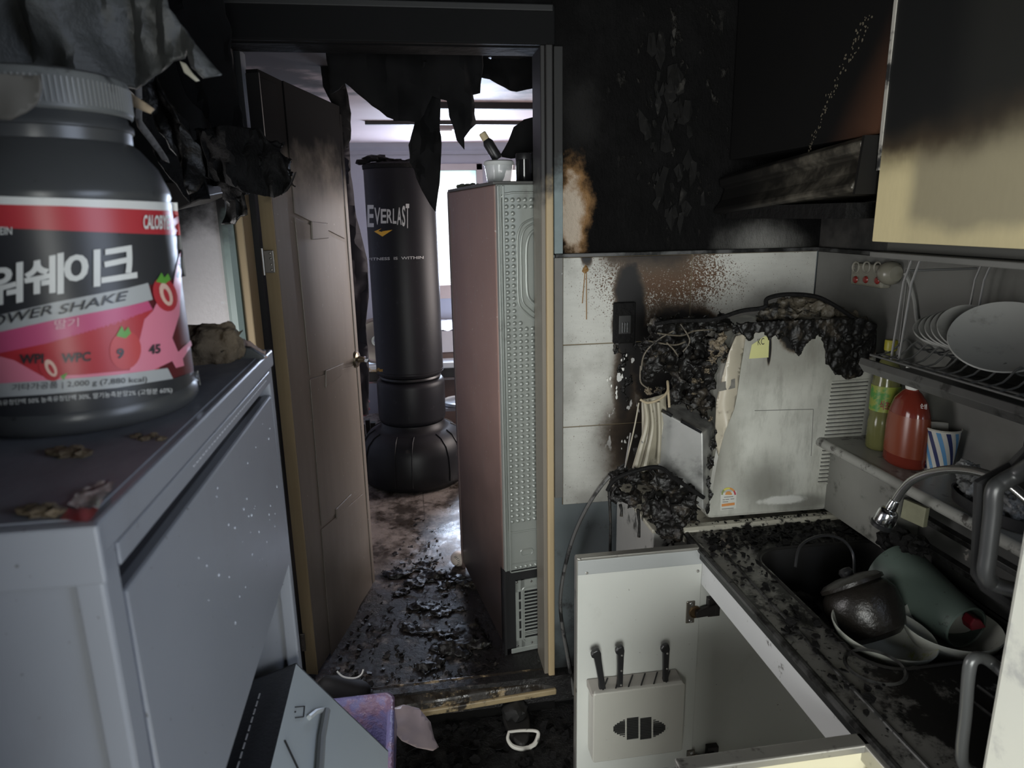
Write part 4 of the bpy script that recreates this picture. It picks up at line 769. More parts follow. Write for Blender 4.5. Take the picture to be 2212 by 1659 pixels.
tag(sheet([(262, -320), (300, -320), (345, 200), (400, 262), (430, 380), (448, 425), (400, 440), (380, 400), (320, 300), (292, 240)], 1.35, 12, .04, 12, 17, jag=3).obj('charred_strip', MT['char'], smooth=True, solid=.004), 'dull black charred flap behind the tub shoulder', 'charred strip')
t = PY(415, 425, 1.5); MB_ = MB(); MB_.prism([PY(-110, 425, 1.5), PY(360, 392, 1.5), PY(432, 398, 1.5), PY(449, 424, 1.5), PY(384, 454, 1.5), PY(360, 450, 1.5), PY(-110, 480, 1.5)], (0, .25, .02)); tag(MB_.obj('shelf_board', M('scorched_board', (.018, .015, .013), .5), bevel=.003), 'corner of a scorched shelf board right of the tub', 'board')
m = MB()
cl = [(455, 320, .06), (490, 330, .07), (530, 335, .075), (565, 345, .07), (595, 375, .055), (560, 390, .06), (520, 385, .06), (600, 395, .04), (480, 370, .05), (610, 385, .03), (585, 408, .03), (440, 350, .05)]
for i, (px, py, r) in enumerate(cl): m.lump(PY(px, py, 1.55+.02*(i % 3)), r*.75, .45, 1.8, 4, i+20, (1, .9, .85))
CLU = tag(m.obj('charred_bundle', MT['char'], smooth=True, melt=0.007, ang=60), 'black charred bundle hanging in front of the left door jamb', 'charred bundle')
tag(sheet([(440, 290), (500, 278), (560, 280), (600, 330), (622, 372), (628, 396), (640, 374), (638, 390), (615, 412), (592, 426), (560, 420), (500, 402), (450, 380)], 1.5, 9, .05, 14, 31, jag=4).obj('charred_sheet', MT['char'], smooth=True, solid=.004), 'ragged black sheet wrapped over the charred bundle', 'charred sheet')
tag(sheet([(462, 345), (505, 345), (528, 440), (533, 465), (512, 470), (500, 486), (470, 481), (478, 440)], 1.53, 9, .06, 14, 32, jag=3).obj('charred_rag', MT['char_gloss'], smooth=True, solid=.004), 'small glossy black rag dangling under the charred bundle', 'rag')
tag(sheet([(410, -40), (470, -40), (490, 60), (500, 200), (520, 290), (470, 300), (400, 200), (370, 100), (340, 0)], 1.75, 14, .05, 9, 33, jag=3).obj('charred_sheet', MT['sheet_char'], smooth=True, solid=.003), 'dark wallpaper sheet peeling down above the charred bundle', 'charred sheet')
tag(sheet([(385, 130), (398, 135), (412, 155), (428, 172), (420, 174), (395, 155)], .83, 6, .01, 12, 35).obj('pale_patch', M('pale_wall_tone', (.42, .40, .33), .7), smooth=True, solid=.002), 'pale patch for the light wall showing through the burnt sheets', 'paper')  # pale sheet standing for the wall seen through a hole

# ================================================================== KITCHEN FLOOR THINGS
BN = thing('waste_bin', 'purple square waste bin lined with plastic film on kitchen floor', 'bin', (-.23, 1.68, 0))
pur = M('purple_plastic', (.13, .12, .27), .3, var=.3, stains=[((.35, .22, .27), 14, .5, .7)]); linr = M('pink_film', (.25, .16, .24), .2, var=.35, vs=18, bump=.9, bs=40, bd=.01, stains=[((.17, .16, .33), 9, .42, .55)])
bx0, bx1, by0, by1, bz = -.335, -.118, 1.50, 1.845, .30
m = MB(); oo = [rrect(bx0+.025*(1-t), bx1-.025*(1-t), by0+.025*(1-t), by1-.025*(1-t), .03, bz*t, 6) for t in (0, .5, 1)]; ii = [rrect(bx0+.005+.025*(1-t), bx1-.005-.025*(1-t), by0+.005+.025*(1-t), by1-.005-.025*(1-t), .026, max(bz*t, .008), 6) for t in (1, .5, 0)]
rg = oo+ii; n = len(rg[0]); m.add([p for r_ in rg for p in r_], [(i*n+k, i*n+(k+1) % n, (i+1)*n+(k+1) % n, (i+1)*n+k) for i in range(len(rg)-1) for k in range(n)]+[tuple(range(n))[::-1], tuple((len(rg)-1)*n+k for k in range(n))]); m.obj('bin_body', pur, BN, smooth=True)
m = MB(); rr = []
for (o_, z_, a_) in ((.012, bz-.10, .006), (.010, bz-.03, .005), (.012, bz+.006, .003), (.0, bz+.012, .003), (-.010, bz+.004, .003), (-.014, bz-.06, .008), (-.018, bz-.16, .010)):
    R_ = rrect(bx0-o_, bx1+o_, by0-o_, by1+o_, .035, z_, 10); rr.append([p+Vector((noise.noise(p*30), noise.noise(p*30+Vector((5, 0, 0))), noise.noise(p*22)))*a_ for p in R_])
n = len(rr[0]); m.add([p for r_ in rr for p in r_], [(i*n+k, i*n+(k+1) % n, (i+1)*n+(k+1) % n, (i+1)*n+k) for i in range(len(rr)-1) for k in range(n)]); m.obj('bag_liner', linr, BN, smooth=True, ang=80)
m = MB()
for i in range(9): m.lump((random.uniform(bx0+.07, bx1-.07), random.uniform(by0+.07, by1-.07), .10+.02*(i % 3)), .045, .5, 1.7, 2, i+40, (1, 1, .6))
tag(m.obj('burnt_rubbish', MT['char']), 'black burnt rubbish inside the purple bin', 'rubbish')
vs, fs = fill([(848, 1530), (872, 1522), (905, 1530), (930, 1560), (938, 1595), (948, 1614), (935, 1622), (900, 1615), (868, 1600), (850, 1580)], 8); m = MB()
m.add([PZ(v.x, v.y, .20-.0010*(v.x-848)+.012*noise.noise(Vector((v.x*.03, v.y*.03, 3)))) for v in vs], [tuple(f) for f in fs])
tag(m.obj('plastic_film', M('pale_pink_film', (.50, .40, .40), .25, var=.2), smooth=True, solid=.001), 'pale pink plastic flap hanging out beside the purple bin', 'film')
# sandal
s0 = PZ(1128, 1617, .004); SD = thing('sandal', 'dark slide sandal with a white heel rim on the black kitchen floor', 'sandal', (s0.x, s0.y, 0))
def sole(t): return .034+.012*math.sin(t*3.1)
R_ = []
for k in range(28):
    a = 6.2832*k/28; R_.append(Vector((s0.x+.045*math.cos(a)*(1+.15*math.sin(a)), s0.y+.12*math.sin(a)+.118, .004)))
MB().prism(R_, (0, 0, .022)).obj('sole', M('dark_sole', (.02, .019, .018), .6, bump=.5), SD, bevel=.006)
lp = arc_pts([PY(q_[0], q_[1], s0.y-.002+.0010*(1617-q_[1])) for q_ in ((1099, 1581), (1130, 1578), (1160, 1580), (1161, 1594), (1152, 1610), (1130, 1617), (1108, 1612), (1097, 1597), (1099, 1583))], 5)[:-1]
SW_ = M('white_strap', (.62, .60, .54), .5, stains=[((.05, .05, .05), 30, .6, .7)])
MB().tube(lp, [.0045+.0045*max(0, (lp[0].z-p.z)/.05) for p in lp], 8, closed=True).obj('heel_rim', SW_, SD, smooth=True)
m = MB(); m.lump((s0.x, s0.y+.15, .04), .042, .2, 1.5, 3, 4, (1, 1.4, .8)); m.obj('upper', M('dark_upper', (.012, .0115, .011), .7), SD, smooth=True)
# shoe by the door
q = PZ(738, 1500, FZ); SH = thing('sneaker', 'black sneaker with white piping beside the open door', 'shoe', (q.x, q.y-.02, FZ))
def loft(rings): m = MB(); n = len(rings[0]); m.add([p for r_ in rings for p in r_], [(i*n+k, i*n+(k+1) % n, (i+1)*n+(k+1) % n, (i+1)*n+k) for i in range(len(rings)-1) for k in range(n)]+[tuple(range(n))[::-1], tuple((len(rings)-1)*n+k for k in range(n))]); return m
def shoe_ring(x, w, h, zb): return [Vector((q.x+x, q.y-.02+w*math.cos(a), zb+h*max(0, math.sin(a))**.7 if math.sin(a) > 0 else zb)) for a in (6.2832*k/18 for k in range(18))]
loft([shoe_ring(x, w, h, FZ+.012) for x, w, h in ((-.08, .012, .03), (-.07, .03, .06), (-.045, .038, .078), (-.01, .04, .072), (.03, .042, .055), (.06, .04, .042), (.085, .03, .034), (.1, .012, .02))]).obj('upper', M('black_mesh', (.012, .012, .013), .7), SH, smooth=True, ang=80)
loft([shoe_ring(x, w, .016, FZ+.001) for x, w in ((-.088, .012), (-.076, .036), (-.04, .043), (.03, .046), (.085, .036), (.106, .012))]).obj('sole', MT['black_plastic'], SH, smooth=True)
MB().tube(arc_pts([PY(728, 1450, q.y-.05), PY(742, 1462, q.y-.055), PY(765, 1465, q.y-.055), PY(780, 1458, q.y-.05), PY(785, 1446, q.y-.04)], 6), .003, 6).obj('piping', MT['ink_white'], SH, smooth=True)

# ================================================================== SINK UNIT (right)
KX, KZ = .745, .84
g = G('cabinet_white'); c = g.mix(g.noise(5, 5), (.60, .61, .57), (.68, .69, .65)); c = g.mix(g.ss(g.noise(85, 3), .70, .75), c, (.22, .21, .18)); c = g.mix(g.ma('MULTIPLY', g.ss(g.noise(6, 7, .7), .6, .85), .5), c, (.33, .32, .28)); MT['cabwhite'] = g.fin(c, .4)
MT['cream'] = M('cream_laminate', (.62, .58, .42), .4, var=.05)
MT['alum2'] = M('aluminium_edge', (.42, .41, .38), .35, .7, var=.2, stains=[((.12, .11, .10), 20, .58, .7)])
SU = thing('sink_cabinet', 'white sink base cabinet standing open with two swung-out doors', 'cabinet', (1.03, 1.25, 0))
MB().box(KX+.008, 1.325, 1.612, 1.63, .1, .80).obj('side_panel', MT['cabwhite'], SU)
MB().box(KX+.004, KX+.01, 1.610, 1.632, .1, .80).obj('edge_band', MT['alum2'], SU)
MB().box(KX+.008, 1.325, .50, .518, .1, .80).obj('side_panel', MT['cabwhite'], SU)
MB().box(1.305, 1.322, .50, 1.63, .1, .80).obj('back_panel', MT['cabwhite'], SU)
MB().box(KX+.008, 1.325, .50, 1.63, .1, .118).obj('bottom_panel', MT['cabwhite'], SU)
MB().box(KX+.06, KX+.075, .50, 1.63, 0, .1).obj('plinth', MT['black_plastic'], SU)
MB().box(KX+.006, KX+.022, .5, 1.612, .728, .80).obj('front_rail', M('white_rail', (.60, .61, .61), .35, var=.05, stains=[((.12, .115, .11), 26, .63, .72)]), SU, bevel=.002)
MB().box(KX-.016, KX+.004, .5, .878, .1, .79).obj('front_panel', MT['cream'], SU, bevel=.003)
# far door, swung open towards the doorway: inner face to us
DY = 1.6
D1 = MB().box(.402, KX+.006, DY, DY+.018, .14, .836).obj('door', MT['cabwhite'], SU, bevel=.002)
MB().box(.400, KX+.007, DY-.003, DY+.021, .834, .842).obj('top_edge_trim', MT['alum2'], D1, bevel=.002)
MB().box(.402, KX+.006, DY-.003, DY+.001, .792, .834).obj('top_rail', M('pale_alu_rail', (.52, .54, .54), .35, .3, var=.06), D1, bevel=.0015)
MB().box(.399, .4025, DY-.003, DY+.02, .14, .838).obj('edge_trim', MT['alum2'], D1)
for (px, py) in ((1268, 1238), (1508, 1234), (1253, 1209)): MB().lathe([(0, .002), (.003, .0018), (.0042, 0)], PY(px, py, DY-.003), 10, RX).obj('rivet', MT['alum2'], D1, smooth=True)
for (py, s_) in ((1321, 1), (1640, 1)):
    c0 = PY(1491, py, DY); h = MB().box(c0.x-.013, c0.x+.012, DY-.0045, DY+.0005, c0.z-.034, c0.z+.034).obj('hinge', M('hinge_nickel', (.24, .22, .19), .3, .8, var=.2), D1, bevel=.003)
    MB().lathe([(0, .003), (.013, .003), (.016, .006), (.018, .004), (.018, 0)], Vector((c0.x+.012, DY-.003, c0.z)), 20, RX).obj('hinge_cup', M('hinge_brass', (.20, .13, .07), .3, .8), h, smooth=True)
    MB().hexa([(c0.x+.01, DY-.02, c0.z-.01), (c0.x+.07, DY-.012, c0.z-.012), (c0.x+.07, DY-.002, c0.z-.012), (c0.x+.01, DY-.006, c0.z-.01), (c0.x+.01, DY-.02, c0.z+.008), (c0.x+.07, DY-.012, c0.z+.022), (c0.x+.07, DY-.002, c0.z+.022), (c0.x+.01, DY-.006, c0.z+.008)]).obj('hinge_arm', M('hinge_dark', (.05, .045, .045), .35, .8), h, bevel=.002)
    MB().box(c0.x+.05, c0.x+.085, DY-.006, DY+.012, c0.z-.02, c0.z+.036).obj('hinge_plate', M('hinge_dark2', (.06, .055, .055), .35, .8), h, bevel=.002)
    for dz in (-.026, .026): MB().lathe([(0, .003), (.004, .0025), (.005, 0)], Vector((c0.x, DY-.0045, c0.z+dz)), 12, RX).obj('screw', MT['chrome'], h, smooth=True)
# near door, swung open: its cream front and metal top edge to us
NY = .89
D2 = MB().box(.40, KX-.004, NY, NY+.018, .14, .822).obj('door', MT['cream'], SU, bevel=.002)
MB().box(.398, KX-.002, NY-.006, NY+.024, .82, .836).obj('top_edge_trim', MT['alum2'], D2, bevel=.003)
MB().box(KX-.02, KX-.002, .5, NY+.024, .80, .836).obj('front_edge_trim', MT['alum2'], SU, bevel=.003)
# ---- knife holder on the far door
KB = thing('knife_block', 'white plastic knife holder hung on the inside of the open cabinet door', 'knife block', (PY(1378, 1659, DY-.03).x, DY-.03, .24))
kf = DY-.052
a = PY(1282, 1500, kf); b = PY(1480, 1500, kf); kx0, kx1 = a.x, b.x; kzt = a.z
kwm = M('off_white_plastic', (.50, .49, .44), .4, var=.06, stains=[((.2, .19, .16), 45, .66, .74)])
m = MB(); P = [Vector((q.x, kf, q.y)) for q in rrect(kx0, kx1, .24, kzt, .008, 0, 5)]; m.prism(P, (0, .05, 0)); m.obj('body', kwm, KB, bevel=.003)
m = MB(); zt_ = kzt; m.hexa([(kx0-.004, kf+.004, kzt-.012), (kx1-.004, kf+.004, kzt-.012), (kx1-.008, DY-.002, kzt-.012), (kx0-.006, DY-.002, kzt-.012), (kx0-.004, kf+.004, kzt-.003), (kx1-.004, kf+.004, kzt-.003), (kx1-.008, DY-.002, kzt+.012), (kx0-.006, DY-.002, kzt+.012)]); m.obj('slot_top', M('slot_grey', (.33, .31, .28), .5), KB, bevel=.003)
for i in range(6):
    x_ = kx0+.028+i*.036; MB().hexa([(x_, kf+.012, kzt-.002), (x_+.004, kf+.012, kzt-.002), (x_+.026, DY-.008, kzt+.0095), (x_+.022, DY-.008, kzt+.0095), (x_, kf+.012, kzt+.0022), (x_+.004, kf+.012, kzt+.0022), (x_+.026, DY-.008, kzt+.0128), (x_+.022, DY-.008, kzt+.0128)]).obj('knife_slot', MT['ink_black'], KB)
# grille: black slits in four columns, lozenge outline
sl = M('slit_black', (.03, .03, .028), .6)
cols = [(1325, 1350), (1354, 1379), (1383, 1407), (1411, 1437)]; y0_, y1_ = 1552, 1594; nr = 13
for r_ in range(nr):
    py = y0_+(y1_-y0_)*r_/(nr-1); hw = 28+29*math.sin(math.pi*r_/(nr-1))
    for (a_, b_) in cols:
        xa, xb = max(a_, 1381-hw), min(b_, 1381+hw)
        if xb-xa < 3: continue
        p0, p1 = PY(xa, py-.55, kf), PY(xb, py+.55, kf); MB().box(p0.x, p1.x, kf-.0006, kf+.002, p1.z, p0.z).obj('grille_slit', sl, KB)
def knife(top, bot, lean, w, label):
    tp = PY(*top, DY-.03); bt = PY(*bot, DY-.03); t = thing('knife', label, 'knife', bt, group='knives in the white holder'); ax = (tp-bt); Lh = ax.length; ax.normalize(); sd = Vector((ax.z, 0, -ax.x))
    out = [(-.5, 0), (.5, 0), (.42, .12), (.40, .45), (.44, .78), (.5, .9), (.35, .99), (0, 1.0), (-.5, .98), (-.78, .93), (-.8, .86), (-.5, .84), (-.42, .6), (-.36, .3), (-.5, .14), (-.62, .06)]
    P = [bt+sd*(u*w)+ax*(v*Lh)+Vector((0, -.007, 0)) for u, v in out]; m = MB(); m.prism(P, (0, .014, 0)); hd = m.obj('handle', MT['black_plastic'], t, bevel=.003)
    if lean < .5:
        for v in (.2, .5, .82): MB().lathe([(0, .0012), (.0026, .001), (.003, 0)], bt+ax*(v*Lh)+sd*.1*w+Vector((0, -.007, 0)), 12, RX).obj('rivet', MT['alum2'], hd, smooth=True)
    MB().prism([bt+sd*(-.3*w)+Vector((0, -.001, 0)), bt+sd*(.4*w)+Vector((0, -.001, 0)), bt+sd*(.3*w)-ax*.11+Vector((0, -.001, 0)), bt-sd*(.1*w)-ax*.12+Vector((0, -.001, 0))], (0, .002, 0)).obj('blade', MT['chrome'], t)
knife((1288, 1402), (1303, 1498), 1, .021, 'black knife with ribbed grip leaning left, leftmost in the holder')
knife((1341, 1394), (1338, 1497), 0, .019, 'black riveted knife in the middle of the holder')
knife((1439, 1390), (1436, 1492), 0, .019, 'black riveted knife at the right end of the holder')

# ---- stainless counter with basin
CT = thing('sink_counter', 'sooty stainless steel sink counter with a deep basin', 'counter', (1.03, 1.0, KZ-.04))
b0, b1, c0_, c1_ = .865, 1.24, 1.055, 1.55
g = G('sooty_counter'); c = g.mix(g.noise(9, 6), (.17, .165, .155), (.27, .265, .25)); s = g.ma('ADD', g.noise(11, 8, .72), g.ss(g.xyz()[0], .80, .90, -.05, .13)); c = g.mix(g.ss(s, .46, .58), c, (.014, .0135, .013)); c = g.mix(g.ss(g.noise(70, 4), .62, .68), c, (.012, .012, .012)); MT['counter'] = g.fin(c, g.ss(g.noise(8), .3, .7, .25, .55), .55)
outer = rrect(KX-.004, 1.32, .30, 1.69, .004, KZ, 8); inner = rrect(b0, b1, c0_, c1_, .07, KZ, 8)
m = MB(); n = len(inner); m.add(outer+inner, [(k, (k+1) % n, n+(k+1) % n, n+k) for k in range(n)]); m.obj('worktop', MT['counter'], CT, solid=0)
m = MB(); rg = [rrect(b0-.012, b1+.012, c0_-.012, c1_+.012, .08, KZ+.0005, 8), rrect(b0-.008, b1+.008, c0_-.008, c1_+.008, .076, KZ+.004, 8), rrect(b0, b1, c0_, c1_, .07, KZ-.003, 8), rrect(b0+.012, b1-.012, c0_+.012, c1_-.012, .065, KZ-.14, 8), rrect(b0+.04, b1-.04, c0_+.04, c1_-.04, .05, KZ-.165, 8)]
m.add([p for r_ in rg for p in r_], [(i*n+k, i*n+(k+1) % n, (i+1)*n+(k+1) % n, (i+1)*n+k) for i in range(len(rg)-1) for k in range(n)]+[tuple((len(rg)-1)*n+k for k in range(n))])
m.obj('basin', M('black_basin', (.022, .021, .02), .4, .4, var=.5), CT, smooth=True, ang=50)
MB().tube([(KX-.002, .31, KZ-.006), (KX-.002, 1.69, KZ-.006)], .009, 10).obj('front_nosing', MT['steel_dark'], CT, smooth=True)
MB().box(KX-.004, KX+.012, .31, 1.69, KZ-.034, KZ-.004).obj('front_edge', M('dark_steel_edge', (.035, .036, .036), .35, .6, var=.4), CT, bevel=.003)
MB().tube([(KX+.045, .4, KZ+.001), (KX+.045, 1.62, KZ+.001)], .004, 8).obj('drip_ridge', MT['steel_dark'], CT, smooth=True)
MB().lathe([(.05, 0), (.054, .004), (.058, 0)], PZ(1890, 1440, KZ), 32, None).obj('drain_ring', MT['steel_dark'], CT, smooth=True)
for i in range(6): MB().tube([(1.02+i*.045, .45, KZ+.001), (.98+i*.045, .98, KZ+.001)], .003, 6).obj('drain_ridge', MT['steel_dark'], CT, smooth=True)
g = G('cream_ledge'); c = g.mix(g.noise(8), (.42, .40, .33), (.52, .50, .42)); c = g.mix(g.ss(g.noise(24, 6, .7), .53, .62), c, (.03, .028, .025)); MT['ledge'] = g.fin(c, .35)
m = MB(); m.prism([(KX-.01, 1.69, KZ-.03), (KX-.01, 1.69, KZ+.004), (KX-.01, 1.698, KZ+.012), (KX-.01, 1.718, KZ+.014), (KX-.01, 1.726, KZ+.006), (KX-.01, 1.726, KZ-.03)], (1.322-KX, 0, 0)); m.obj('rear_lip', MT['ledge'], CT, smooth=True, bevel=.002)
# low unit under the hood that carries the purifier
LU = thing('stove_cabinet', 'white base unit between sink and back wall carrying the burnt purifier', 'cabinet', (1.03, 1.92, 0))
MB().box(.66, 1.318, 1.735, 2.085, 0, .825).obj('body', M('white_sooty_laminate', (.36, .36, .34), .45, var=.15, stains=[((.03, .03, .028), 11, .55, .68)]), LU, bevel=.003)
MB().box(.655, 1.318, 1.73, 2.085, .825, .838).obj('top', MT['ledge'], LU, bevel=.003)
# charred crumbs over the counter
def pl_ct():
    r_ = random.random()
    if r_ < .75: return (random.uniform(KX+.02, 1.28), random.uniform(1.56, 1.685), KZ+.001)
    return (random.uniform(KX+.01, b0-.01), random.uniform(.9, 1.6), KZ+.001)
flakes('counter_flakes', MT['char'], 420, pl_ct, .003, .017, 'black charred flakes strewn on the sink counter rear edge', lift=.5)
flakes('lip_crumbs', MT['char'], 60, lambda: (random.uniform(KX, 1.3), random.uniform(1.70, 1.715), KZ+.014), .002, .008, 'black crumbs on the cream lip before the purifier', lift=.3)

# ---- in the basin
gl = M('burnt_glass', (.014, .012, .010), .3, bump=.5, bs=60, bd=.004, var=.5, stains=[((.10, .085, .07), 16, .6, .75)])
JA = (PZ(1790, 1330, KZ-.06)); JR = Matrix.Rotation(math.radians(-38), 3, 'X') @ Matrix.Rotation(math.radians(-12), 3, 'Y')
JP = Vector((1.005, 1.225, KZ-.058)); JT = thing('burnt_pot', 'burnt black pot with a wire handle lying in the sink', 'pot', JP)
MB().lathe([(0, 0), (.05, 0), (.068, .012), (.082, .05), (.084, .09), (.074, .11), (.064, .118), (.066, .124), (.064, .13), (.06, .126), (.058, .11)], JP, 40, JR).obj('body', gl, JT, smooth=True)
MB().lathe([(.064, .118), (.072, .12), (.072, .128), (.06, .136), (.03, .142), (0, .143)], JP, 40, JR).obj('lid', gl, JT, smooth=True)
MB().lathe([(.0, .142), (.014, .142), (.017, .152), (.012, .16), (0, .162)], JP, 20, JR).obj('lid_knob', MT['black_plastic'], JT, smooth=True)
MB().tube(arc_pts([PY(1718, 1225, 1.34), PY(1730, 1178, 1.37), PY(1775, 1157, 1.39), PY(1818, 1165, 1.39), PY(1842, 1195, 1.38), PY(1845, 1240, 1.35)], 6), .0035, 8).obj('wire_handle', MT['black_plastic'], JT, smooth=True)
m = MB()
for i, (px, py) in enumerate(((1700, 1235), (1740, 1215), (1850, 1230), (1690, 1290), (1880, 1265), (1720, 1310))): q = PY(px, py, 1.42); m.lump((min(max(q.x, .93), 1.18), min(q.y, 1.47), KZ-.09), .045, .45, 1.6, 3, i+60, (1, 1, .8))
tag(m.obj('burnt_rubbish', MT['char'], smooth=True, melt=.006), 'black burnt mass filling the rear of the sink', 'rubbish')
p0 = Vector((1.150, 1.385, .845)); p1 = Vector((1.165, 1.165, .828)); axg = (p1-p0).normalized(); RG = Vector((0, 0, 1)).rotation_difference(axg).to_matrix(); Lg = (p1-p0).length
GC = thing('green_tumbler', 'dusty green plastic tumbler lying on its side in the sink', 'tumbler', p0)
MB().lathe([(0, 0), (.07, 0), (.08, .008), (.078, .03), (.058, Lg*.7), (.05, Lg), (.048, Lg), (.056, Lg*.7), (.074, .03), (0, .012)], p0, 40, RG).obj('wall', M('dusty_green', (.10, .135, .115), .5, var=.12, stains=[((.03, .035, .03), 40, .6, .7)]), GC, smooth=True)
MB().lathe([(.048, Lg-.002), (.0515, Lg), (.048, Lg+.003), (.046, Lg)], p0, 36, RG).obj('rim', M('green_rim', (.11, .15, .125), .4), GC, smooth=True)
def dish(nm, label, c, R_, tilt, mat, ht=.045):
    t = thing(nm, label, 'dish', c, group=None); A = Matrix.Rotation(tilt[0], 3, 'X') @ Matrix.Rotation(tilt[1], 3, 'Y')
    MB().lathe([(0, 0), (R_*.5, 0), (R_*.62, .006), (R_*.9, ht*.7), (R_, ht), (R_*.99, ht+.003), (R_*.96, ht), (R_*.86, ht*.7), (R_*.58, .01), (0, .007)], c, 56, A).obj('bowl', mat, t, smooth=True, ang=60)
    MB().lathe([(R_*.985, ht), (R_*1.0, ht+.002), (R_*.985, ht+.004), (R_*.97, ht+.002)], c, 56, A).obj('rim', mat, t, smooth=True); return t
pw = M('dirty_porcelain', (.38, .39, .345), .25, var=.1, stains=[((.30, .33, .12), 18, .58, .68), ((.06, .06, .05), 13, .62, .72)])
dish('plate', 'white plate with dirty rim leaning on the left side of the sink', Vector((.972, 1.185, KZ-.078)), .105, (.05, .10), pw, .07)
dish('bowl', 'white bowl with yellow-green stains in front part of the sink', Vector((1.135, 1.17, KZ-.078)), .098, (.0, -.04), pw, .072)
rd = M('red_plastic', (.24, .022, .035), .35, var=.2)
m = MB(); vs_ = [PY(1900, 1262, 1.345), PY(1914, 1280, 1.345), PY(1932, 1318, 1.345), PY(1938, 1338, 1.345), PY(1920, 1330, 1.345), PY(1902, 1298, 1.345)]; m.prism(vs_, (.02, .02, -.01)); tag(m.obj('red_scoop', rd, bevel=.003), 'curved red plastic piece between pot and green tumbler', 'scoop')
m = MB(); vs_ = [PY(2096, 1350, 1.16), PY(2105, 1336, 1.16), PY(2120, 1340, 1.16), PY(2132, 1356, 1.16), PY(2099, 1364, 1.16)]; m.prism(vs_, (.004, .03, -.002)); tag(m.obj('red_sponge', rd, bevel=.003), 'small red piece at the mouth of the green tumbler', 'sponge')

# ---- faucet with flexible hose
FC = thing('faucet', 'chrome flexible-hose faucet arching over the sink', 'faucet', (1.11, .93, KZ))
hp = [PX(1932, 1085, 1.07), PX(1950, 1058, 1.075), PX(1975, 1035, 1.08), PX(2020, 1019, 1.09), PX(2070, 1014, 1.095), PX(2130, 1024, 1.10), PX(2180, 1048, 1.105), PX(2225, 1085, 1.11)]
path = arc_pts(hp, 22); rs = [.0082+(.0012 if i % 2 else 0) for i in range(len(path))]
MB().tube(path, rs, 14).obj('hose', M('hose_chrome', (.5, .5, .48), .22, .9, var=.1), FC, smooth=True, ang=70)
MB().tube(arc_pts([path[-1], path[-1]+Vector((.0, -.04, -.06)), Vector((1.11, .93, .95)), Vector((1.11, .93, KZ))], 8), .011, 12).obj('pipe', MT['steel_dark'], FC, smooth=True)
MB().lathe([(0, 0), (.03, 0), (.03, .012), (.018, .03), (.014, .04)], (1.11, .93, KZ), 28).obj('base', MT['chrome'], FC, smooth=True)
hd = PX(1932, 1085, 1.07); tip = PX(1895, 1150, 1.05); ah = (tip-hd).normalized(); RH = Vector((0, 0, 1)).rotation_difference(ah).to_matrix()
MB().lathe([(.0, -.004), (.0095, -.004), (.011, .006), (.012, .016), (.011, .02), (.019, .023), (.0215, .027), (.0235, .054), (.022, .058), (0, .058)], hd, 32, RH).obj('spray_head', MT['chrome'], FC, smooth=True, ang=40)
MB().lathe([(.022, .057), (.025, .06), (.024, .068), (0, .069)], hd, 32, RH).obj('nozzle', MT['black_plastic'], FC, smooth=True)
m = MB()
for i, (px, py) in enumerate(((1915, 1165), (1945, 1160), (1965, 1175), (1985, 1180), (1930, 1180))): m.lump(PX(px, py, 1.16), .022, .4, 1.7, 3, i+70)
tag(m.obj('melted_lump', MT['char'], smooth=True), 'black melted lump below the spray head', 'debris')

# ================================================================== BURNT WATER PURIFIER
PUY = 1.735
PU = thing('water_purifier', 'white water purifier with melted charred top on the kitchen unit', 'water purifier', (1.08, 1.86, KZ))
g = G('purifier_shell'); c = g.mix(g.noise(5, 5), (.52, .52, .465), (.62, .62, .565))
pm = lambda px, py: PY(px, py, PUY)
def sb(px, py, rx, rz, *a): q = pm(px, py); return g.blob((q.x, 0, q.z), (rx, None, rz), *a)
f = g.mx(sb(1650, 1040, .10, .10, .2, 1.2, .4, 9), g.mx(sb(1530, 1010, .05, .16, .2, 1.2, .4, 8), sb(1740, 1085, .12, .03, .3, 1.2, .5, 11))); c = g.mix(g.ma('MULTIPLY', f, .65), c, (.10, .098, .085))
f = g.ma('MULTIPLY', g.ss(g.noise(22, 6, .7, g.vmul(g.pos(), (1.5, 1, .4))), .45, .7), .42); c = g.mix(f, c, (.20, .195, .17)); f = g.ma('MULTIPLY', g.ss(g.noise(4, 6, .6), .42, .65), .4); c = g.mix(f, c, (.24, .235, .205)); f = g.mx(sb(1690, 760, .30, .10, .3, 1.3, .4, 6), sb(1560, 960, .07, .22, .2, 1.2, .4, 7)); c = g.mix(g.ma('MULTIPLY', f, .5), c, (.15, .14, .115))
f = g.mx(g.mx(sb(1830, 730, .075, .11, .55, 1., .4, 12), sb(1720, 700, .06, .09, .55, 1., .45, 12)), g.mx(sb(1620, 690, .10, .045, .5, 1., .5, 14), g.mx(sb(1880, 720, .04, .09, .5, 1., .4, 12), sb(1662, 760, .007, .05, .4, 1.1, .3, 12))))
c = g.mix(g.ss(f, .0, .5), c, (.12, .10, .075)); c = g.mix(g.ss(f, .35, .8), c, (.010, .0095, .009))
f = sb(1690, 1080, .085, .018, .5, .9, .6, 20); c = g.mix(f, c, (.62, .62, .58)); MT['shell'] = g.fin(c, .33)
out = [(1530, 1122), (1865, 1096), (1877, 1080), (1880, 1040), (1896, 780), (1898, 718), (1870, 690), (1760, 690), (1600, 712), (1586, 730), (1572, 770), (1560, 810), (1556, 850), (1560, 900), (1548, 960), (1540, 1000), (1524, 1100)]
SHL = MB().prism([pm(*q) for q in out], (0, .20, 0)).obj('side_shell', MT['shell'], PU, bevel=.012)
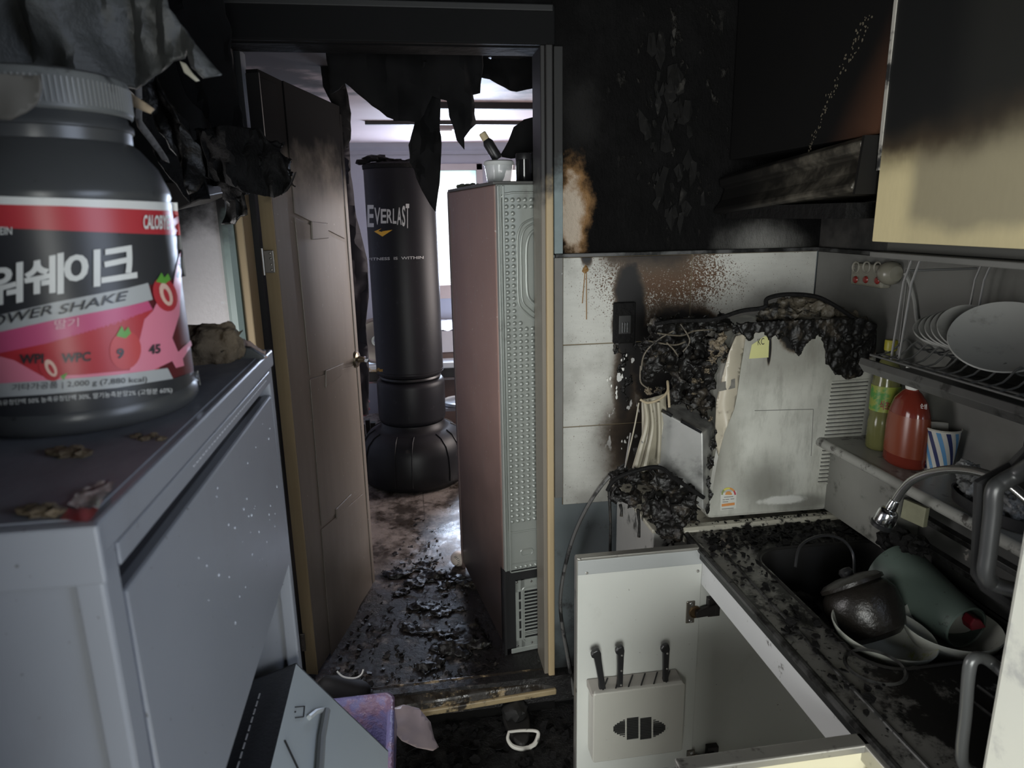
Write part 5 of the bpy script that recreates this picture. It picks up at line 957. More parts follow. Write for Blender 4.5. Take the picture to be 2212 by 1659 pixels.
# label peel: folded-over melted skin on the left
vs, fs = fill([(1590, 726), (1612, 720), (1600, 790), (1592, 850), (1585, 885), (1565, 935), (1552, 985), (1546, 962), (1545, 920), (1548, 865), (1560, 815), (1575, 760)], 7); m = MB()
m.add([PY(v.x, v.y, PUY-.004-.02*math.sin(max(0, min(1, (v.x-1545)/60))*3.14)-.006*noise.noise(Vector((v.x*.04, v.y*.02, 1)))) for v in vs], [tuple(f) for f in fs]); m.obj('curled_skin', M('scorched_skin', (.42, .38, .30), .35, var=.25, vs=9, stains=[((.10, .08, .06), 12, .58, .72)]), PU, smooth=True, solid=.003)
# louvre slats
first = None; ns = 27
for i in range(ns):
    t_ = i/(ns-1); a = pm(1797-31*t_, 826+219*t_); b = pm(1876-30*t_, 820+220*t_)
    MB().prism([a+Vector((0, .002, -.0028)), b+Vector((0, .002, -.0028)), b+Vector((0, .002, .0028)), a+Vector((0, .002, .0028))], (0, -.006, .001)).obj('slat', MT['shell'], SHL, bevel=.0012)
    if i < ns-1:
        a2 = pm(1797-31*(t_+.5/ns), 826+219*(t_+.5/ns)); b2 = pm(1876-30*(t_+.5/ns), 820+220*(t_+.5/ns)); MB().prism([a2+Vector((0, .0, -.0012)), b2+Vector((0, .0, -.0012)), b2+Vector((0, .0, .0012)), a2+Vector((0, .0, .0012))], (0, -.0006, 0)).obj('slot', sl, SHL)
for seg in (((1630, 887), (1757, 884)), ((1757, 884), (1752, 985))): MB().tube([pm(*seg[0]), pm(*seg[1])], .0012, 5).obj('panel_line', M('panel_line', (.2, .2, .18), .6), SHL)
ps = lambda o: (lambda px, py: PY(px, py, PUY-o))
decal('energy_sticker', [(1557, 1065), (1591, 1060), (1590, 1098), (1556, 1103)], ps(.0008), M('sticker_white', (.58, .58, .53), .4), SHL, 12)
def arcband(a0, a1, r0, r1, col, nm):
    pts = [(1574-r1*math.cos(a0+(a1-a0)*k/6), 1069-r1*math.sin(a0+(a1-a0)*k/6)) for k in range(7)]+[(1574-r0*math.cos(a1-(a1-a0)*k/6), 1069-r0*math.sin(a1-(a1-a0)*k/6)) for k in range(7)]
    decal('dial_print', pts, ps(.0014), M(nm, col, .5), SHL, 5)
for a0, a1, cl_, nm in ((0, .8, (.22, .26, .10), 'dial_green'), (.8, 1.75, (.55, .5, .10), 'dial_yellow'), (1.75, 2.5, (.55, .25, .06), 'dial_orange'), (2.5, 3.14, (.40, .05, .07), 'dial_red')): arcband(a0, a1, 12.2, 16, cl_, nm)
decal('dial_print', ell(1574, 1069, 7.5, 7.5)[11:]+[(1581, 1069)], ps(.0014), M('dial_core', (.55, .25, .08), .5), SHL, 4)
decal('dial_print', [(1559, 1089), (1587, 1085.5), (1587, 1091), (1559, 1094.5)], ps(.0014), M('sticker_orange', (.6, .25, .08), .5), SHL, 6)
for (x_, y_, w_) in ((1564, 1073.5, 20), (1561, 1079, 5), (1567, 1078.5, 8), (1578, 1077.5, 8), (1561, 1084, 12), (1559, 1099, 26)): decal('sticker_print', [(x_, y_), (x_+w_, y_-w_*.08), (x_+w_, y_+1.4-w_*.08), (x_, y_+1.4)], ps(.0016), MT['paper_grey'], SHL, 8)
decal('certificate_sticker', [(1624, 745), (1652, 726), (1662, 728), (1660, 772), (1618, 775)], ps(.0008), M('sticker_yellow', (.55, .54, .24), .5), SHL, 10)
letter('lettering', 'KC', [(1637, 746), (1651, 744), (1651, 730), (1637, 732)], ps(.0016), MT['ink_black'], SHL)
decal('rating_plate', [(1553, 828), (1588, 818), (1588, 838), (1552, 846)], (lambda px, py: PY(px, py, PUY-.027)), M('rating_grey', (.13, .125, .11), .5, var=.5, vs=90), SHL, 8)
# charred melted cap
m = MB()
for i, (px, py, r) in enumerate(((1590, 712, .018), (1615, 705, .02), (1645, 705, .018), (1670, 712, .018), (1700, 715, .024), (1722, 735, .02), (1730, 755, .014), (1755, 715, .024), (1790, 712, .026), (1820, 725, .032), (1845, 745, .036), (1855, 775, .032), (1845, 800, .022), (1870, 730, .032), (1878, 715, .022), (1876, 750, .02), (1825, 760, .03), (1812, 790, .014), (1632, 718, .012), (1683, 728, .012))): m.lump(PY(px, py, PUY+.004-.006*(i % 2)), r, .42, 2.1, 3, i+80, (1, .55, 1))
m.obj('charred_crust', MT['char_gloss'], PU, smooth=True, melt=0.0045, ang=60)
vs, fs = fill([(1588, 696), (1600, 722), (1618, 738), (1632, 722), (1650, 720), (1660, 740), (1672, 728), (1690, 718), (1704, 738), (1722, 772), (1732, 768), (1745, 742), (1765, 722), (1778, 738), (1784, 785), (1800, 808), (1835, 822), (1864, 816), (1878, 775), (1892, 740), (1894, 702), (1860, 684), (1760, 686), (1660, 690)], 6); m = MB()
m.add([PY(v.x, v.y, PUY-.006-.006*noise.noise(Vector((v.x*.05, v.y*.02, 2)))) for v in vs], [tuple(f) for f in fs]); m.obj('charred_drips', MT['char_gloss'], PU, smooth=True, solid=.016, melt=.0035)
m = MB()
for i, (px, py, r) in enumerate(((1665, 672, .03), (1690, 662, .032), (1720, 658, .034), (1750, 660, .034), (1780, 668, .033), (1810, 680, .03), (1840, 690, .028), (1860, 698, .026), (1876, 705, .02), (1700, 685, .032), (1740, 685, .034), (1780, 692, .03), (1650, 690, .024))): m.lump(PY(px, py, PUY+.06+.02*(i % 3)), r, .4, 2.0, 3, i+110, (1.1, 1.2, .9))
m.obj('melted_top', MT['char_brown'], PU, smooth=True, melt=0.005, ang=60)
MB().tube(arc_pts([PY(1415, 700, PUY+.02), PY(1460, 693, PUY+.02), PY(1540, 690, PUY), PY(1600, 672, PUY), PY(1650, 664, PUY-.01), PY(1658, 645, PUY), PY(1700, 636, PUY), PY(1760, 640, PUY), PY(1800, 658, PUY), PY(1850, 690, PUY), PY(1890, 704, PUY)], 6), .006, 8).obj('warped_rim', MT['char'], PU, smooth=True)
# burnt-out front with metal tank
m = MB()
cl = [(1420, 705, .034), (1455, 705, .036), (1490, 708, .036), (1525, 705, .034), (1560, 700, .03), (1405, 745, .032), (1440, 745, .036), (1480, 745, .036), (1520, 745, .034), (1415, 785, .034), (1450, 785, .034), (1490, 790, .036), (1530, 790, .034), (1470, 825, .032), (1505, 830, .034), (1535, 830, .028), (1460, 860, .026), (1495, 868, .028), (1530, 870, .026), (1520, 900, .02), (1400, 810, .024), (1548, 760, .022)]
for i, (px, py, r) in enumerate(cl): m.lump(PY(px, py, PUY+.05+.02*((i*7) % 3)), r*.95, .5, 2.2, 3, i+140)
m.obj('burnt_core', MT['char_gloss'], PU, smooth=True, melt=0.0045, ang=60)
m = MB()
for i, (px, py, r) in enumerate(((1555, 730, .02), (1562, 755, .02), (1545, 745, .018), (1540, 775, .016), (1565, 780, .014), (1525, 735, .012), (1415, 765, .012), (1400, 845, .014), (1425, 842, .013), (1500, 822, .012), (1512, 820, .010), (1528, 800, .012), (1500, 850, .010), (1535, 905, .010), (1490, 882, .012))): m.lump(PY(px, py, PUY+.008+.008*(i % 3)), r, .45, 2.3, 3, i+170)
m.obj('scorched_residue', M('tan_residue', (.15, .12, .08), .6, var=.6, vs=22, bump=.8, bs=50, stains=[((.012, .011, .01), 25, .48, .58)]), PU, smooth=True, melt=.003, rough=1.5)['kind'] = 'stuff'
wires = [[(1395, 735), (1430, 742), (1460, 745), (1480, 738)], [(1385, 800), (1392, 765), (1420, 735), (1455, 715)], [(1440, 740), (1455, 755), (1465, 770)], [(1384, 790), (1384, 825), (1402, 840)], [(1420, 720), (1470, 725), (1500, 715), (1540, 712)], [(1470, 700), (1490, 735), (1475, 760)]]
for i, w_ in enumerate(wires): MB().tube(arc_pts([PY(px, py, PUY-.0-.004*i) for px, py in w_], 6), .0022, 6).obj('burnt_wire', MT['char_brown'], PU, smooth=True)
MB().tube(arc_pts([PY(1383, 863, PUY-.01), PY(1400, 870, PUY-.02), PY(1425, 862, PUY-.025), PY(1442, 845, PUY-.02), PY(1442, 825, PUY), PY(1446, 880, PUY-.01)], 6), .0035, 8).obj('melted_tube', M('tan_tube', (.36, .30, .20), .4), PU, smooth=True)
# metal tank
q = [PY(1428, 888, PUY+.03), PY(1518, 936, PUY-.04), PY(1520, 1104, PUY-.04), PY(1420, 1020, PUY+.03)]
TK = MB().hexa([q[3], q[2], q[2]+Vector((.12, .14, 0)), q[3]+Vector((.12, .14, 0)), q[0], q[1], q[1]+Vector((.12, .14, 0)), q[0]+Vector((.12, .14, 0))]).obj('metal_tank', M('soot_streaked_metal', (.40, .40, .385), .35, .5, var=.25, vs=8, stains=[((.10, .10, .10), 7, .48, .72), ((.6, .6, .58), 70, .66, .72)]), PU, bevel=.004)
MB().tube([PY(1430, 887, PUY+.025), PY(1452, 899, PUY+.008)], .005, 8).obj('tank_seam', MT['chrome'], TK); MB().tube([PY(1472, 910, PUY-.006), PY(1516, 934, PUY-.042)], .005, 8).obj('tank_seam', MT['chrome'], TK)
m = MB()
for i, (px, py, r) in enumerate(((1540, 960, .016), (1535, 1000, .018), (1530, 1040, .016), (1535, 1070, .014), (1528, 1100, .014), (1545, 935, .010))): m.lump(PY(px, py, PUY-.02), r, .5, 1.9, 3, i+190, (.8, .6, 1.3))
m.obj('charred_edge', MT['char_gloss'], PU, smooth=True, melt=0.004, ang=60)
# drooping melted skin and the drip mass
mw = M('drooping_plastic', (.30, .275, .21), .4, var=.25, vs=12, stains=[((.03, .028, .025), 20, .62, .72)])
for w_ in ([(1392, 862), (1398, 910), (1385, 965), (1370, 1020)], [(1405, 868), (1410, 920), (1400, 975), (1390, 1020)], [(1422, 868), (1425, 930), (1422, 1000)], [(1380, 870), (1372, 915), (1362, 960), (1350, 1010)]):
    pts = arc_pts([PY(px, py, PUY+.01) for px, py in w_], 6); MB().tube(pts, [.005+.006*k/len(pts) if w_[0][0] < 1420 else .006 for k in range(len(pts))] if w_[0][0] != 1380 else .0022, 8).obj('melted_strand', mw, PU, smooth=True)
sheet([(1388, 865), (1440, 850), (1438, 900), (1425, 1000), (1400, 1035), (1362, 1030), (1385, 960)], PUY+.035, 9, .012, 14, 41).obj('melted_skin', mw, PU, smooth=True, solid=.003)
m = MB()
cl = [(1335, 1035, .03), (1370, 1030, .032), (1410, 1035, .034), (1450, 1045, .034), (1490, 1055, .03), (1330, 1070, .028), (1370, 1075, .03), (1410, 1080, .036), (1450, 1085, .038), (1490, 1085, .034), (1510, 1065, .022), (1425, 1120, .034), (1465, 1120, .036), (1495, 1115, .026), (1435, 1150, .026), (1460, 1155, .026), (1440, 1178, .016), (1395, 1105, .02), (1345, 1010, .02)]
for i, (px, py, r) in enumerate(cl): m.lump(PY(px, py, PUY-.05+.02*((i*5) % 3)), r*.92, .5, 2.3, 3, i+210)
DM = m.obj('dripped_mass', MT['char_gloss'], PU, smooth=True, melt=0.0045, ang=60)
for (px, y0, y1) in ((1316, 1060, 1195), (1378, 1100, 1160), (1452, 1170, 1196), (1340, 1090, 1115)):
    MB().tube([PY(px, y0, PUY-.03), PY(px+3, (y0+y1)/2, PUY-.03), PY(px+2, y1, PUY-.03)], [.005, .0035, .0045], 7).obj('drip', MT['char_gloss'], DM, smooth=True)
MB().tube(arc_pts([PY(1312, 1060, PUY-.07), PY(1330, 1035, PUY-.075), PY(1380, 1015, PUY-.08), PY(1425, 1010, PUY-.08), PY(1460, 1035, PUY-.075), PY(1520, 1075, PUY-.07)], 6), .006, 8).obj('warped_rim', MT['char'], PU, smooth=True)
# hoses under the purifier
for nm, col, dz, lb in (('blue_hose', (.02, .03, .22), .010, 'blue water hose under the purifier'), ('red_hose', (.22, .02, .02), .0, 'red water hose under the purifier')):
    tag(MB().tube(arc_pts([PY(1772, 1125-dz*700, 1.71), PY(1820, 1116-dz*700, 1.712), PY(1875, 1106-dz*600, 1.715)], 6), .005, 8).obj(nm, M(nm, col, .4), smooth=True), lb, 'hose')
m = MB(); m.lump(PY(1775, 1118, 1.725), .014, .3, 2, 2, 3); m.lump(PY(1760, 1124, 1.72), .011, .3, 2, 2, 5); tag(m.obj('valve', MT['white_plastic'], smooth=True), 'small white melted valve at the end of the red hose', 'valve')

# ---- burnt socket, cable
q = PY(1345, 692, D); SO = thing('wall_socket', 'burnt black wall socket on the tiles', 'socket', q)
MB().box(q.x-.036, q.x+.036, D-.024, D-.008, q.z-.07, q.z+.06).obj('box', MT['char'], SO, bevel=.004)
MB().box(q.x-.02, q.x+.02, D-.027, D-.022, q.z-.04, q.z+.02).obj('recess', MT['ink_black'], SO, bevel=.002)
for dx in (-.008, 0, .008): MB().box(q.x+dx-.0022, q.x+dx+.0022, D-.030, D-.024, q.z-.035, q.z-.002).obj('contact', MT['chrome'], SO, bevel=.001)
m = MB()
for i, (px, py, r) in enumerate(((1330, 755, .018), (1350, 775, .02), (1340, 800, .02), (1362, 820, .016), (1345, 835, .017), (1355, 860, .013), (1350, 885, .010), (1335, 730, .018), (1372, 745, .015))): m.lump(PY(px, py, D-.008), r, .55, 2.4, 3, i+240, (.8, .5, 1.3))
m.obj('molten_run', MT['char_gloss'], SO, smooth=True, melt=0.004, ang=60)
m = MB()
for i in range(24):
    px, py = random.choice([(1318+random.uniform(-6, 6), 810+random.uniform(-28, 28)), (1348+random.uniform(-8, 8), 790+random.uniform(-30, 30)), (1332, 850+random.uniform(-12, 12)), (1350+random.uniform(-10, 10), 955+random.uniform(-15, 15))])
    m.lump(PY(px, py, D-.016), random.uniform(.002, .005), .5, 2, 1, i, (.8, .5, 1.6))
o = m.obj('white_blister', MT['ink_white'], SO); o['kind'] = 'stuff'
q = PY(1264, 582, D-.008); m = MB(); m.lump(q, .011, .5, 2, 2, 9, (.9, .6, 1)); m.tube([q, PY(1258, 655, D-.009)], .0016, 6); m.tube([q+Vector((.004, 0, 0)), PY(1267, 690, D-.009)], .0016, 6); tag(m.obj('rusty_nail', M('rust', (.24, .13, .04), .6, var=.5)), 'rusty nail with brown drip lines near the tile top', 'nail')
tag(MB().tube(arc_pts([PY(1335, 1020, D-.03), PY(1312, 1035, D-.03), PY(1275, 1085, D-.02), PY(1243, 1150, D-.02), PY(1222, 1220, D-.02), PY(1211, 1290, D-.02), PY(1214, 1350, D-.02), PY(1228, 1430, D-.03), PY(1240, 1500, D-.04)], 8), .006, 8).obj('power_cable', M('grey_cable', (.15, .15, .145), .5, var=.4, stains=[((.02, .02, .02), 14, .5, .6)]), smooth=True), 'grey power cable running down the wall to the floor', 'cable')
tag(MB().tube([PY(1350, 1010, PUY-.06), PY(1362, 935, PUY-.05)], .002, 6).obj('thin_rod', MT['paper_grey']), 'thin pale rod sticking up from the dripped mass', 'rod')
# peeling paint on the burnt wall
m = MB()
for i in range(60):
    px = random.gauss(1445, 34); py = random.uniform(90, 480)
    if not (1225 < px < 1560): continue
    p = PY(px, py, D-.003); s_ = random.uniform(.012, .05); a = random.uniform(0, 6.28); k = random.randint(4, 6); R_ = []
    for j in range(k): t_ = a+6.283*j/k; rr_ = s_*random.uniform(.3, 1); R_.append(p+Vector((math.cos(t_)*rr_*.55, -random.uniform(0, .009), math.sin(t_)*rr_*1.3)))
    m.prism(R_, (0, .0012, 0))
tag(m.obj('peeling_paint', M('blistered_paint', (.007, .0068, .0066), .8, var=.8, vs=30, spec=.15, stains=[((.035, .033, .03), 20, .56, .68)])), 'blistered curling paint flakes on the burnt black wall', 'paint', kind='stuff')

# ================================================================== UPPER CABINETS, HOOD
UC = thing('wall_cabinet', 'cream wall cabinet stained with soot over the dish rack', 'cabinet', (1.16, 1.0, 1.65))
g = G('sooty_cream'); x, y, z = g.xyz(); nz = g.ma('MULTIPLY', g.ma('SUBTRACT', g.noise(4, 5), .5), .12); zz = g.ma('ADD', z, nz)
c = g.mix(g.noise(90, 3, .6, g.vmul(g.pos(), (1, 1, .3))), (.62, .53, .30), (.72, .62, .36)); f = g.ma('MULTIPLY', g.ss(g.ma('ADD', y, g.ma('MULTIPLY', nz, .4)), 1.255, 1.31, 1, 0), g.ss(zz, 1.665, 1.71, .25, 1)); c = g.mix(g.ma('MULTIPLY', f, .66), c, (.15, .14, .115))
f = g.ss(g.ma('ADD', zz, g.ma('MULTIPLY', y, .15)), 1.955, 2.11); c = g.mix(g.ss(f, 0, .6), c, (.07, .05, .03)); c = g.mix(g.ss(f, .3, 1), c, (.009, .0095, .0095))
f = g.ma('MULTIPLY', g.ss(y, 1.13, 1.24, 1, 0), g.ss(zz, 1.79, 1.95)); c = g.mix(g.ma('MULTIPLY', f, .85), c, (.02, .02, .018)); MT['ucab'] = g.fin(c, .45)
MB().box(1.0, 1.018, .30, 1.385, 1.652, 2.42).obj('door', MT['ucab'], UC, bevel=.002)
MB().box(1.018, 1.325, .30, 1.385, 1.668, 2.42).obj('body', M('cabinet_carcass', (.05, .05, .047), .5, var=.2), UC)
MB().box(.998, 1.02, 1.383, 1.392, 1.80, 2.42).obj('edge_strip', M('pale_edge', (.42, .40, .36), .4, wobj=False, stains=[((.03, .03, .03), 9, .5, .6)]), UC)
MB().box(1.035, 1.05, .30, 1.38, 1.632, 1.668).obj('bottom_skirt', M('dark_skirt', (.06, .06, .055), .4), UC)
MB().box(1.005, 1.30, .30, 1.395, 1.618, 1.630).obj('bottom_tray', M('grey_tray', (.17, .17, .16), .4, .3, var=.3), UC, bevel=.002)
HC = thing('hood_cabinet', 'soot-black cabinet above the range hood with reddish scorched corner', 'cabinet', (1.16, 1.75, 1.86))
g = G('burnt_cabinet'); x, y, z = g.xyz(); c = g.mix(g.noise(5, 6), (.003, .003, .0032), (.006, .0058, .0055)); d_ = g.ma('ADD', g.ma('ADD', g.ma('MULTIPLY', g.ma('SUBTRACT', y, 1.39), 1.35), g.ma('SUBTRACT', z, 1.86)), g.ma('MULTIPLY', g.ma('SUBTRACT', g.noise(5, 5), .5), .12)); f = g.ss(d_, .02, .30, 1, 0); c = g.mix(g.ma('MULTIPLY', f, .9), c, (.09, .04, .022)); MT['hcab'] = g.fin(c, .7, 0, .2)
MB().box(1.0, 1.325, 1.395, 2.09, 1.875, 2.42).obj('body', MT['hcab'], HC, bevel=.003)
m = MB()
for i in range(110):
    t_ = random.random(); px = 1742+(1885-1742)*(t_**1.15)+random.gauss(0, 2+5*t_); py = 345-(345-20)*t_+random.uniform(-4, 4); p = PX(px, py, .9992); s_ = random.uniform(.0008, .0032)
    R_ = [p+Vector((0, math.cos(a)*s_*random.uniform(.5, 1.2), math.sin(a)*s_*random.uniform(.6, 1.6))) for a in (0, 1.3, 2.5, 3.8, 5.1)]; m.prism(R_, (-.0008, 0, 0))
o = m.obj('soot_line_specks', M('pale_speck', (.10, .085, .06), .7, var=.6), HC); o['kind'] = 'stuff'
HD = thing('range_hood', 'blackened slim range hood under the burnt cabinet', 'range hood', (1.15, 1.74, 1.74))
def hp_(x, z, y): return (x, y, z - .045*(y-1.40)/.68)
prof = [(1.325, 1.874), (.985, 1.874), (.965, 1.862), (.97, 1.842), (.985, 1.835), (.975, 1.80), (.955, 1.775), (.952, 1.765), (.965, 1.758), (1.325, 1.758)]
n = len(prof); m = MB(); m.add([hp_(x_, z_, 1.405) for x_, z_ in prof]+[hp_(x_, z_, 2.085) for x_, z_ in prof], [tuple(range(n))[::-1], tuple(range(n, 2*n))]+[(i, (i+1) % n, n+(i+1) % n, n+i) for i in range(n)])
g = G('sooty_hood'); c = g.mix(g.ss(g.noise(13, 6, .65), .4, .7), (.03, .027, .022), (.16, .145, .115)); y = g.xyz()[1]; c = g.mix(g.ss(y, 1.5, 1.95), c, (.011, .0105, .010)); MT['hood'] = g.fin(c, .4, .3)
m.obj('housing', MT['hood'], HD, bevel=.004)
MB().hexa([(.958, 1.398, 1.752), (1.32, 1.398, 1.752), (1.32, 1.406, 1.752), (.958, 1.406, 1.752), (.968, 1.398, 1.872), (1.32, 1.398, 1.872), (1.32, 1.406, 1.872), (.968, 1.406, 1.872)]).obj('end_cap', M('hood_end', (.006, .0055, .005), .7, spec=.2), HD)
MB().box(.975, 1.2, 1.45, 2.04, 1.70, 1.735).obj('filter', MT['char'], HD)

# ================================================================== RIGHT WALL THINGS
# multi-socket
q0, q1 = PX(1838, 588, 1.30), PX(1950, 592, 1.30)
MS = thing('switched_socket', 'yellowed three-way socket with red switches, melted, on right wall', 'socket', (1.31, (q0.y+q1.y)/2, q0.z-.03))
ym = M('yellowed_plastic', (.20, .19, .15), .25, var=.2, stains=[((.06, .055, .045), 22, .58, .7)])
MB().box(1.292, 1.322, PX(1905, 590, 1.29).y, PX(1836, 590, 1.29).y, q0.z-.034, q0.z+.03).obj('body', ym, MS, bevel=.006)
c0 = PX(1922, 590, 1.30); MB().lathe([(0, -.028), (.02, -.026), (.03, -.016), (.033, 0), (.03, .014), (.02, .024), (0, .026)], (1.302, c0.y, c0.z), 24, Matrix.Rotation(math.radians(90), 3, 'X')).obj('round_end', ym, MS, smooth=True)
for (px, py) in ((1848, 604), (1870, 604), (1895, 606)): c0 = PX(px, py, 1.291); MB().lathe([(0, .005), (.007, .0045), (.0095, .002), (.0105, 0)], c0, 16, Matrix.Rotation(math.radians(-90), 3, 'Y')).obj('red_switch', M('red_switch', (.22, .025, .02), .3), MS, smooth=True)
for (px, py) in ((1849, 577), (1872, 577), (1896, 578)): c0 = PX(px, py, 1.2915); MB().lathe([(.012, 0), (.015, .003), (.017, .002), (.0175, 0)], c0, 18, Matrix.Rotation(math.radians(-90), 3, 'Y')).obj('outlet_ring', M('dirty_ring', (.26, .25, .21), .4), MS, smooth=True)
tag(MB().tube(arc_pts([PX(1955, 590, 1.305), PX(1966, 615, 1.312), PX(1975, 650, 1.314), PX(1980, 690, 1.314), PX(1990, 725, 1.312), PX(2005, 745, 1.30)], 8), .005, 8).obj('extension_cord', M('dusty_white_cord', (.2, .2, .185), .5), smooth=True), 'white cord hanging from the three-way socket', 'cord')
# dish rack
DK = thing('dish_rack', 'wire dish rack with drip tray hanging under the wall cabinet', 'dish rack', (1.2, 1.2, 1.34))
wm = M('rack_wire', (.15, .15, .145), .5, .5, var=.3); wr = .0028
def wire(P, nm='wire', r=wr): return MB().tube(P, r, 7).obj(nm, wm, DK, smooth=True)
for (x_, ya) in ((1.10, 1.41), (1.10, 1.385), (1.28, 1.41), (1.28, 1.385)): wire([(x_, ya-.03, 1.618), (x_, ya-.01, 1.56), (x_, ya, 1.40), (x_, ya, 1.375)], 'hanger')
wire([(1.10, 1.40, 1.585), (1.28, 1.40, 1.585)], 'crossbar')
for x_ in (1.075, 1.10, 1.28, 1.305): wire([(x_, .76, 1.385), (x_, 1.45, 1.385)], 'rail')
first = None
for i in range(19):
    ya = 1.44-i*.035; P = [(1.075, ya, 1.385), (1.12, ya, 1.392), (1.155, ya, 1.42), (1.19, ya, 1.395), (1.25, ya, 1.395), (1.275, ya, 1.42), (1.305, ya, 1.388)]
    if first is None: first = MB().tube(arc_pts(P, 3), .0022, 6).obj('rib_wire', wm, DK, smooth=True)
    else: share(first, 'rib_wire', DK, (0, -.035*i, 0))
m = MB(); m.prism([(1.065, 1.47, 1.375), (1.06, 1.47, 1.36), (1.075, 1.47, 1.34), (1.30, 1.47, 1.335), (1.315, 1.47, 1.36), (1.31, 1.47, 1.36), (1.295, 1.47, 1.341), (1.078, 1.47, 1.345), (1.068, 1.47, 1.362), (1.071, 1.47, 1.375)], (0, -.72, 0)); m.obj('drip_tray', M('grey_drip_tray', (.10, .10, .096), .35, .3, var=.3, stains=[((.04, .04, .038), 20, .55, .68)]), DK, bevel=.001)
dp = M('dusty_plate', (.28, .28, .265), .3, var=.12, stains=[((.14, .14, .13), 14, .58, .75)])
def stand_plate(c, R_, rx, rz, label):
    t = thing('plate', label, 'plate', c, group='plates in the dish rack'); A = Matrix.Rotation(rz, 3, 'Z') @ Matrix.Rotation(rx, 3, 'X')
    MB().lathe([(0, -.012), (R_*.5, -.012), (R_*.55, -.006), (R_*.97, .010), (R_, .013), (R_*.985, .016), (R_*.9, .012), (R_*.55, -.001), (0, -.004)], c, 48, A).obj('dish', dp, t, smooth=True, ang=60)
    MB().lathe([(R_*.42, -.012), (R_*.44, -.018), (R_*.48, -.018), (R_*.5, -.012)], c, 40, A).obj('foot_ring', dp, t, smooth=True)
c0 = PX(2150, 735, 1.165); stand_plate(Vector((1.185, c0.y, 1.395+.062)), .098, math.radians(38), math.radians(-48), 'large pale plate leaning forward, nearest in the dish rack')
for i in range(5): stand_plate(Vector((1.20, 1.385-i*.022, 1.40+.036+.005*i)), .06+.003*i, math.radians(26+3*i), math.radians(-28), ('backmost', 'second', 'third', 'fourth', 'frontmost')[i]+' small pale plate counted from the back behind the large plate')
# ledge with bottles
LZ = 1.08
LG = thing('wall_ledge', 'white painted ledge along the right wall holding bottles', 'ledge', (1.24, 1.1, KZ))
g = G('ledge_paint'); c = g.mix(g.noise(7), (.26, .26, .24), (.34, .34, .31)); c = g.mix(g.ss(g.noise(20, 6, .7), .54, .66), c, (.06, .055, .05)); MT['ledge_w'] = g.fin(c, .35)
MB().box(1.16, 1.322, .35, 1.752, LZ-.02, LZ).obj('board', MT['ledge_w'], LG, bevel=.003)
MB().tube([(1.156, .35, LZ-.012), (1.156, 1.752, LZ-.012)], .014, 12).obj('rounded_edge', MT['ledge_w'], LG, smooth=True)
MB().box(1.19, 1.322, 1.44, 1.752, KZ+.015, LZ-.02).obj('riser', M('riser_panel', (.22, .22, .20), .45, var=.15, stains=[((.08, .08, .07), 15, .55, .7)]), LG, bevel=.002)
MB().box(1.255, 1.322, .35, 1.44, KZ+.002, LZ-.02).obj('back_board', M('sooty_back', (.05, .05, .047), .5, var=.5, stains=[((.2, .19, .17), 24, .64, .7)]), LG)
MB().box(1.235, 1.26, .35, 1.44, KZ+.05, KZ+.066).obj('rail', MT['steel_dark'], LG, bevel=.002)
MB().box(1.235, 1.26, .35, 1.44, KZ+.12, KZ+.134).obj('rail', MT['steel_dark'], LG, bevel=.002)
q = PX(1975, 1103, 1.19); tag(MB().prism([PX(1952, 1078, 1.185), PX(2000, 1098, 1.185), PX(1993, 1140, 1.185), PX(1944, 1118, 1.185)], (.012, 0, 0)).obj('sponge_pack', M('pale_packet', (.24, .24, .16), .5, var=.3, vs=30), bevel=.002), 'pale yellowish packet leaning below the wall ledge', 'packet')
# red soap bottle
q = PZ(1957, 995, LZ); SBt = Vector((1.243, 1.505, LZ)); t = thing('soap_bottle', 'red translucent dish soap bottle with white cap on the ledge', 'bottle', SBt)
def oval(prof, c, sx, sy, seg=40):
    m = MB(); n = seg; m.add([Vector((c[0]+sx*r*math.cos(6.2832*k/n), c[1]+sy*r*math.sin(6.2832*k/n), c[2]+z_)) for r, z_ in prof for k in range(n)], [(i*n+k, i*n+(k+1) % n, (i+1)*n+(k+1) % n, (i+1)*n+k) for i in range(len(prof)-1) for k in range(n)]+[tuple(range(n))[::-1], tuple((len(prof)-1)*n+k for k in range(n))]); return m
oval([(.9, 0), (1, .006), (1, .10), (.93, .14), (.75, .17), (.45, .19), (.3, .196), (.3, .205)], SBt, .040, .062).obj('body', M('red_bottle', (.16, .026, .016), .12, var=.15), t, smooth=True, ang=50)
oval([(1.012, .03), (1.012, .105), (.955, .135)], SBt, .040, .062).obj('label', M('orange_label', (.20, .045, .02), .25, var=.12), t, smooth=True)
oval([(.36, .198), (.38, .202), (.38, .222), (.34, .225)], SBt, .04, .05).obj('cap', MT['white_plastic'], t, smooth=True)
MB().tube([SBt+Vector((0, 0, .22)), SBt+Vector((0, 0, .25)), SBt+Vector((-.02, .004, .252))], .006, 8).obj('pump', MT['white_plastic'], t, smooth=True)
bs_ = lambda px, py: onplane(px, py, SBt+Vector((-.0415, 0, 0)), Vector((-1, 0, 0)), .001)
letter('lettering', '순샘', [(1989, 882), (2003, 884), (2003, 873), (1989, 871)], bs_, MT['ink_white'], t)
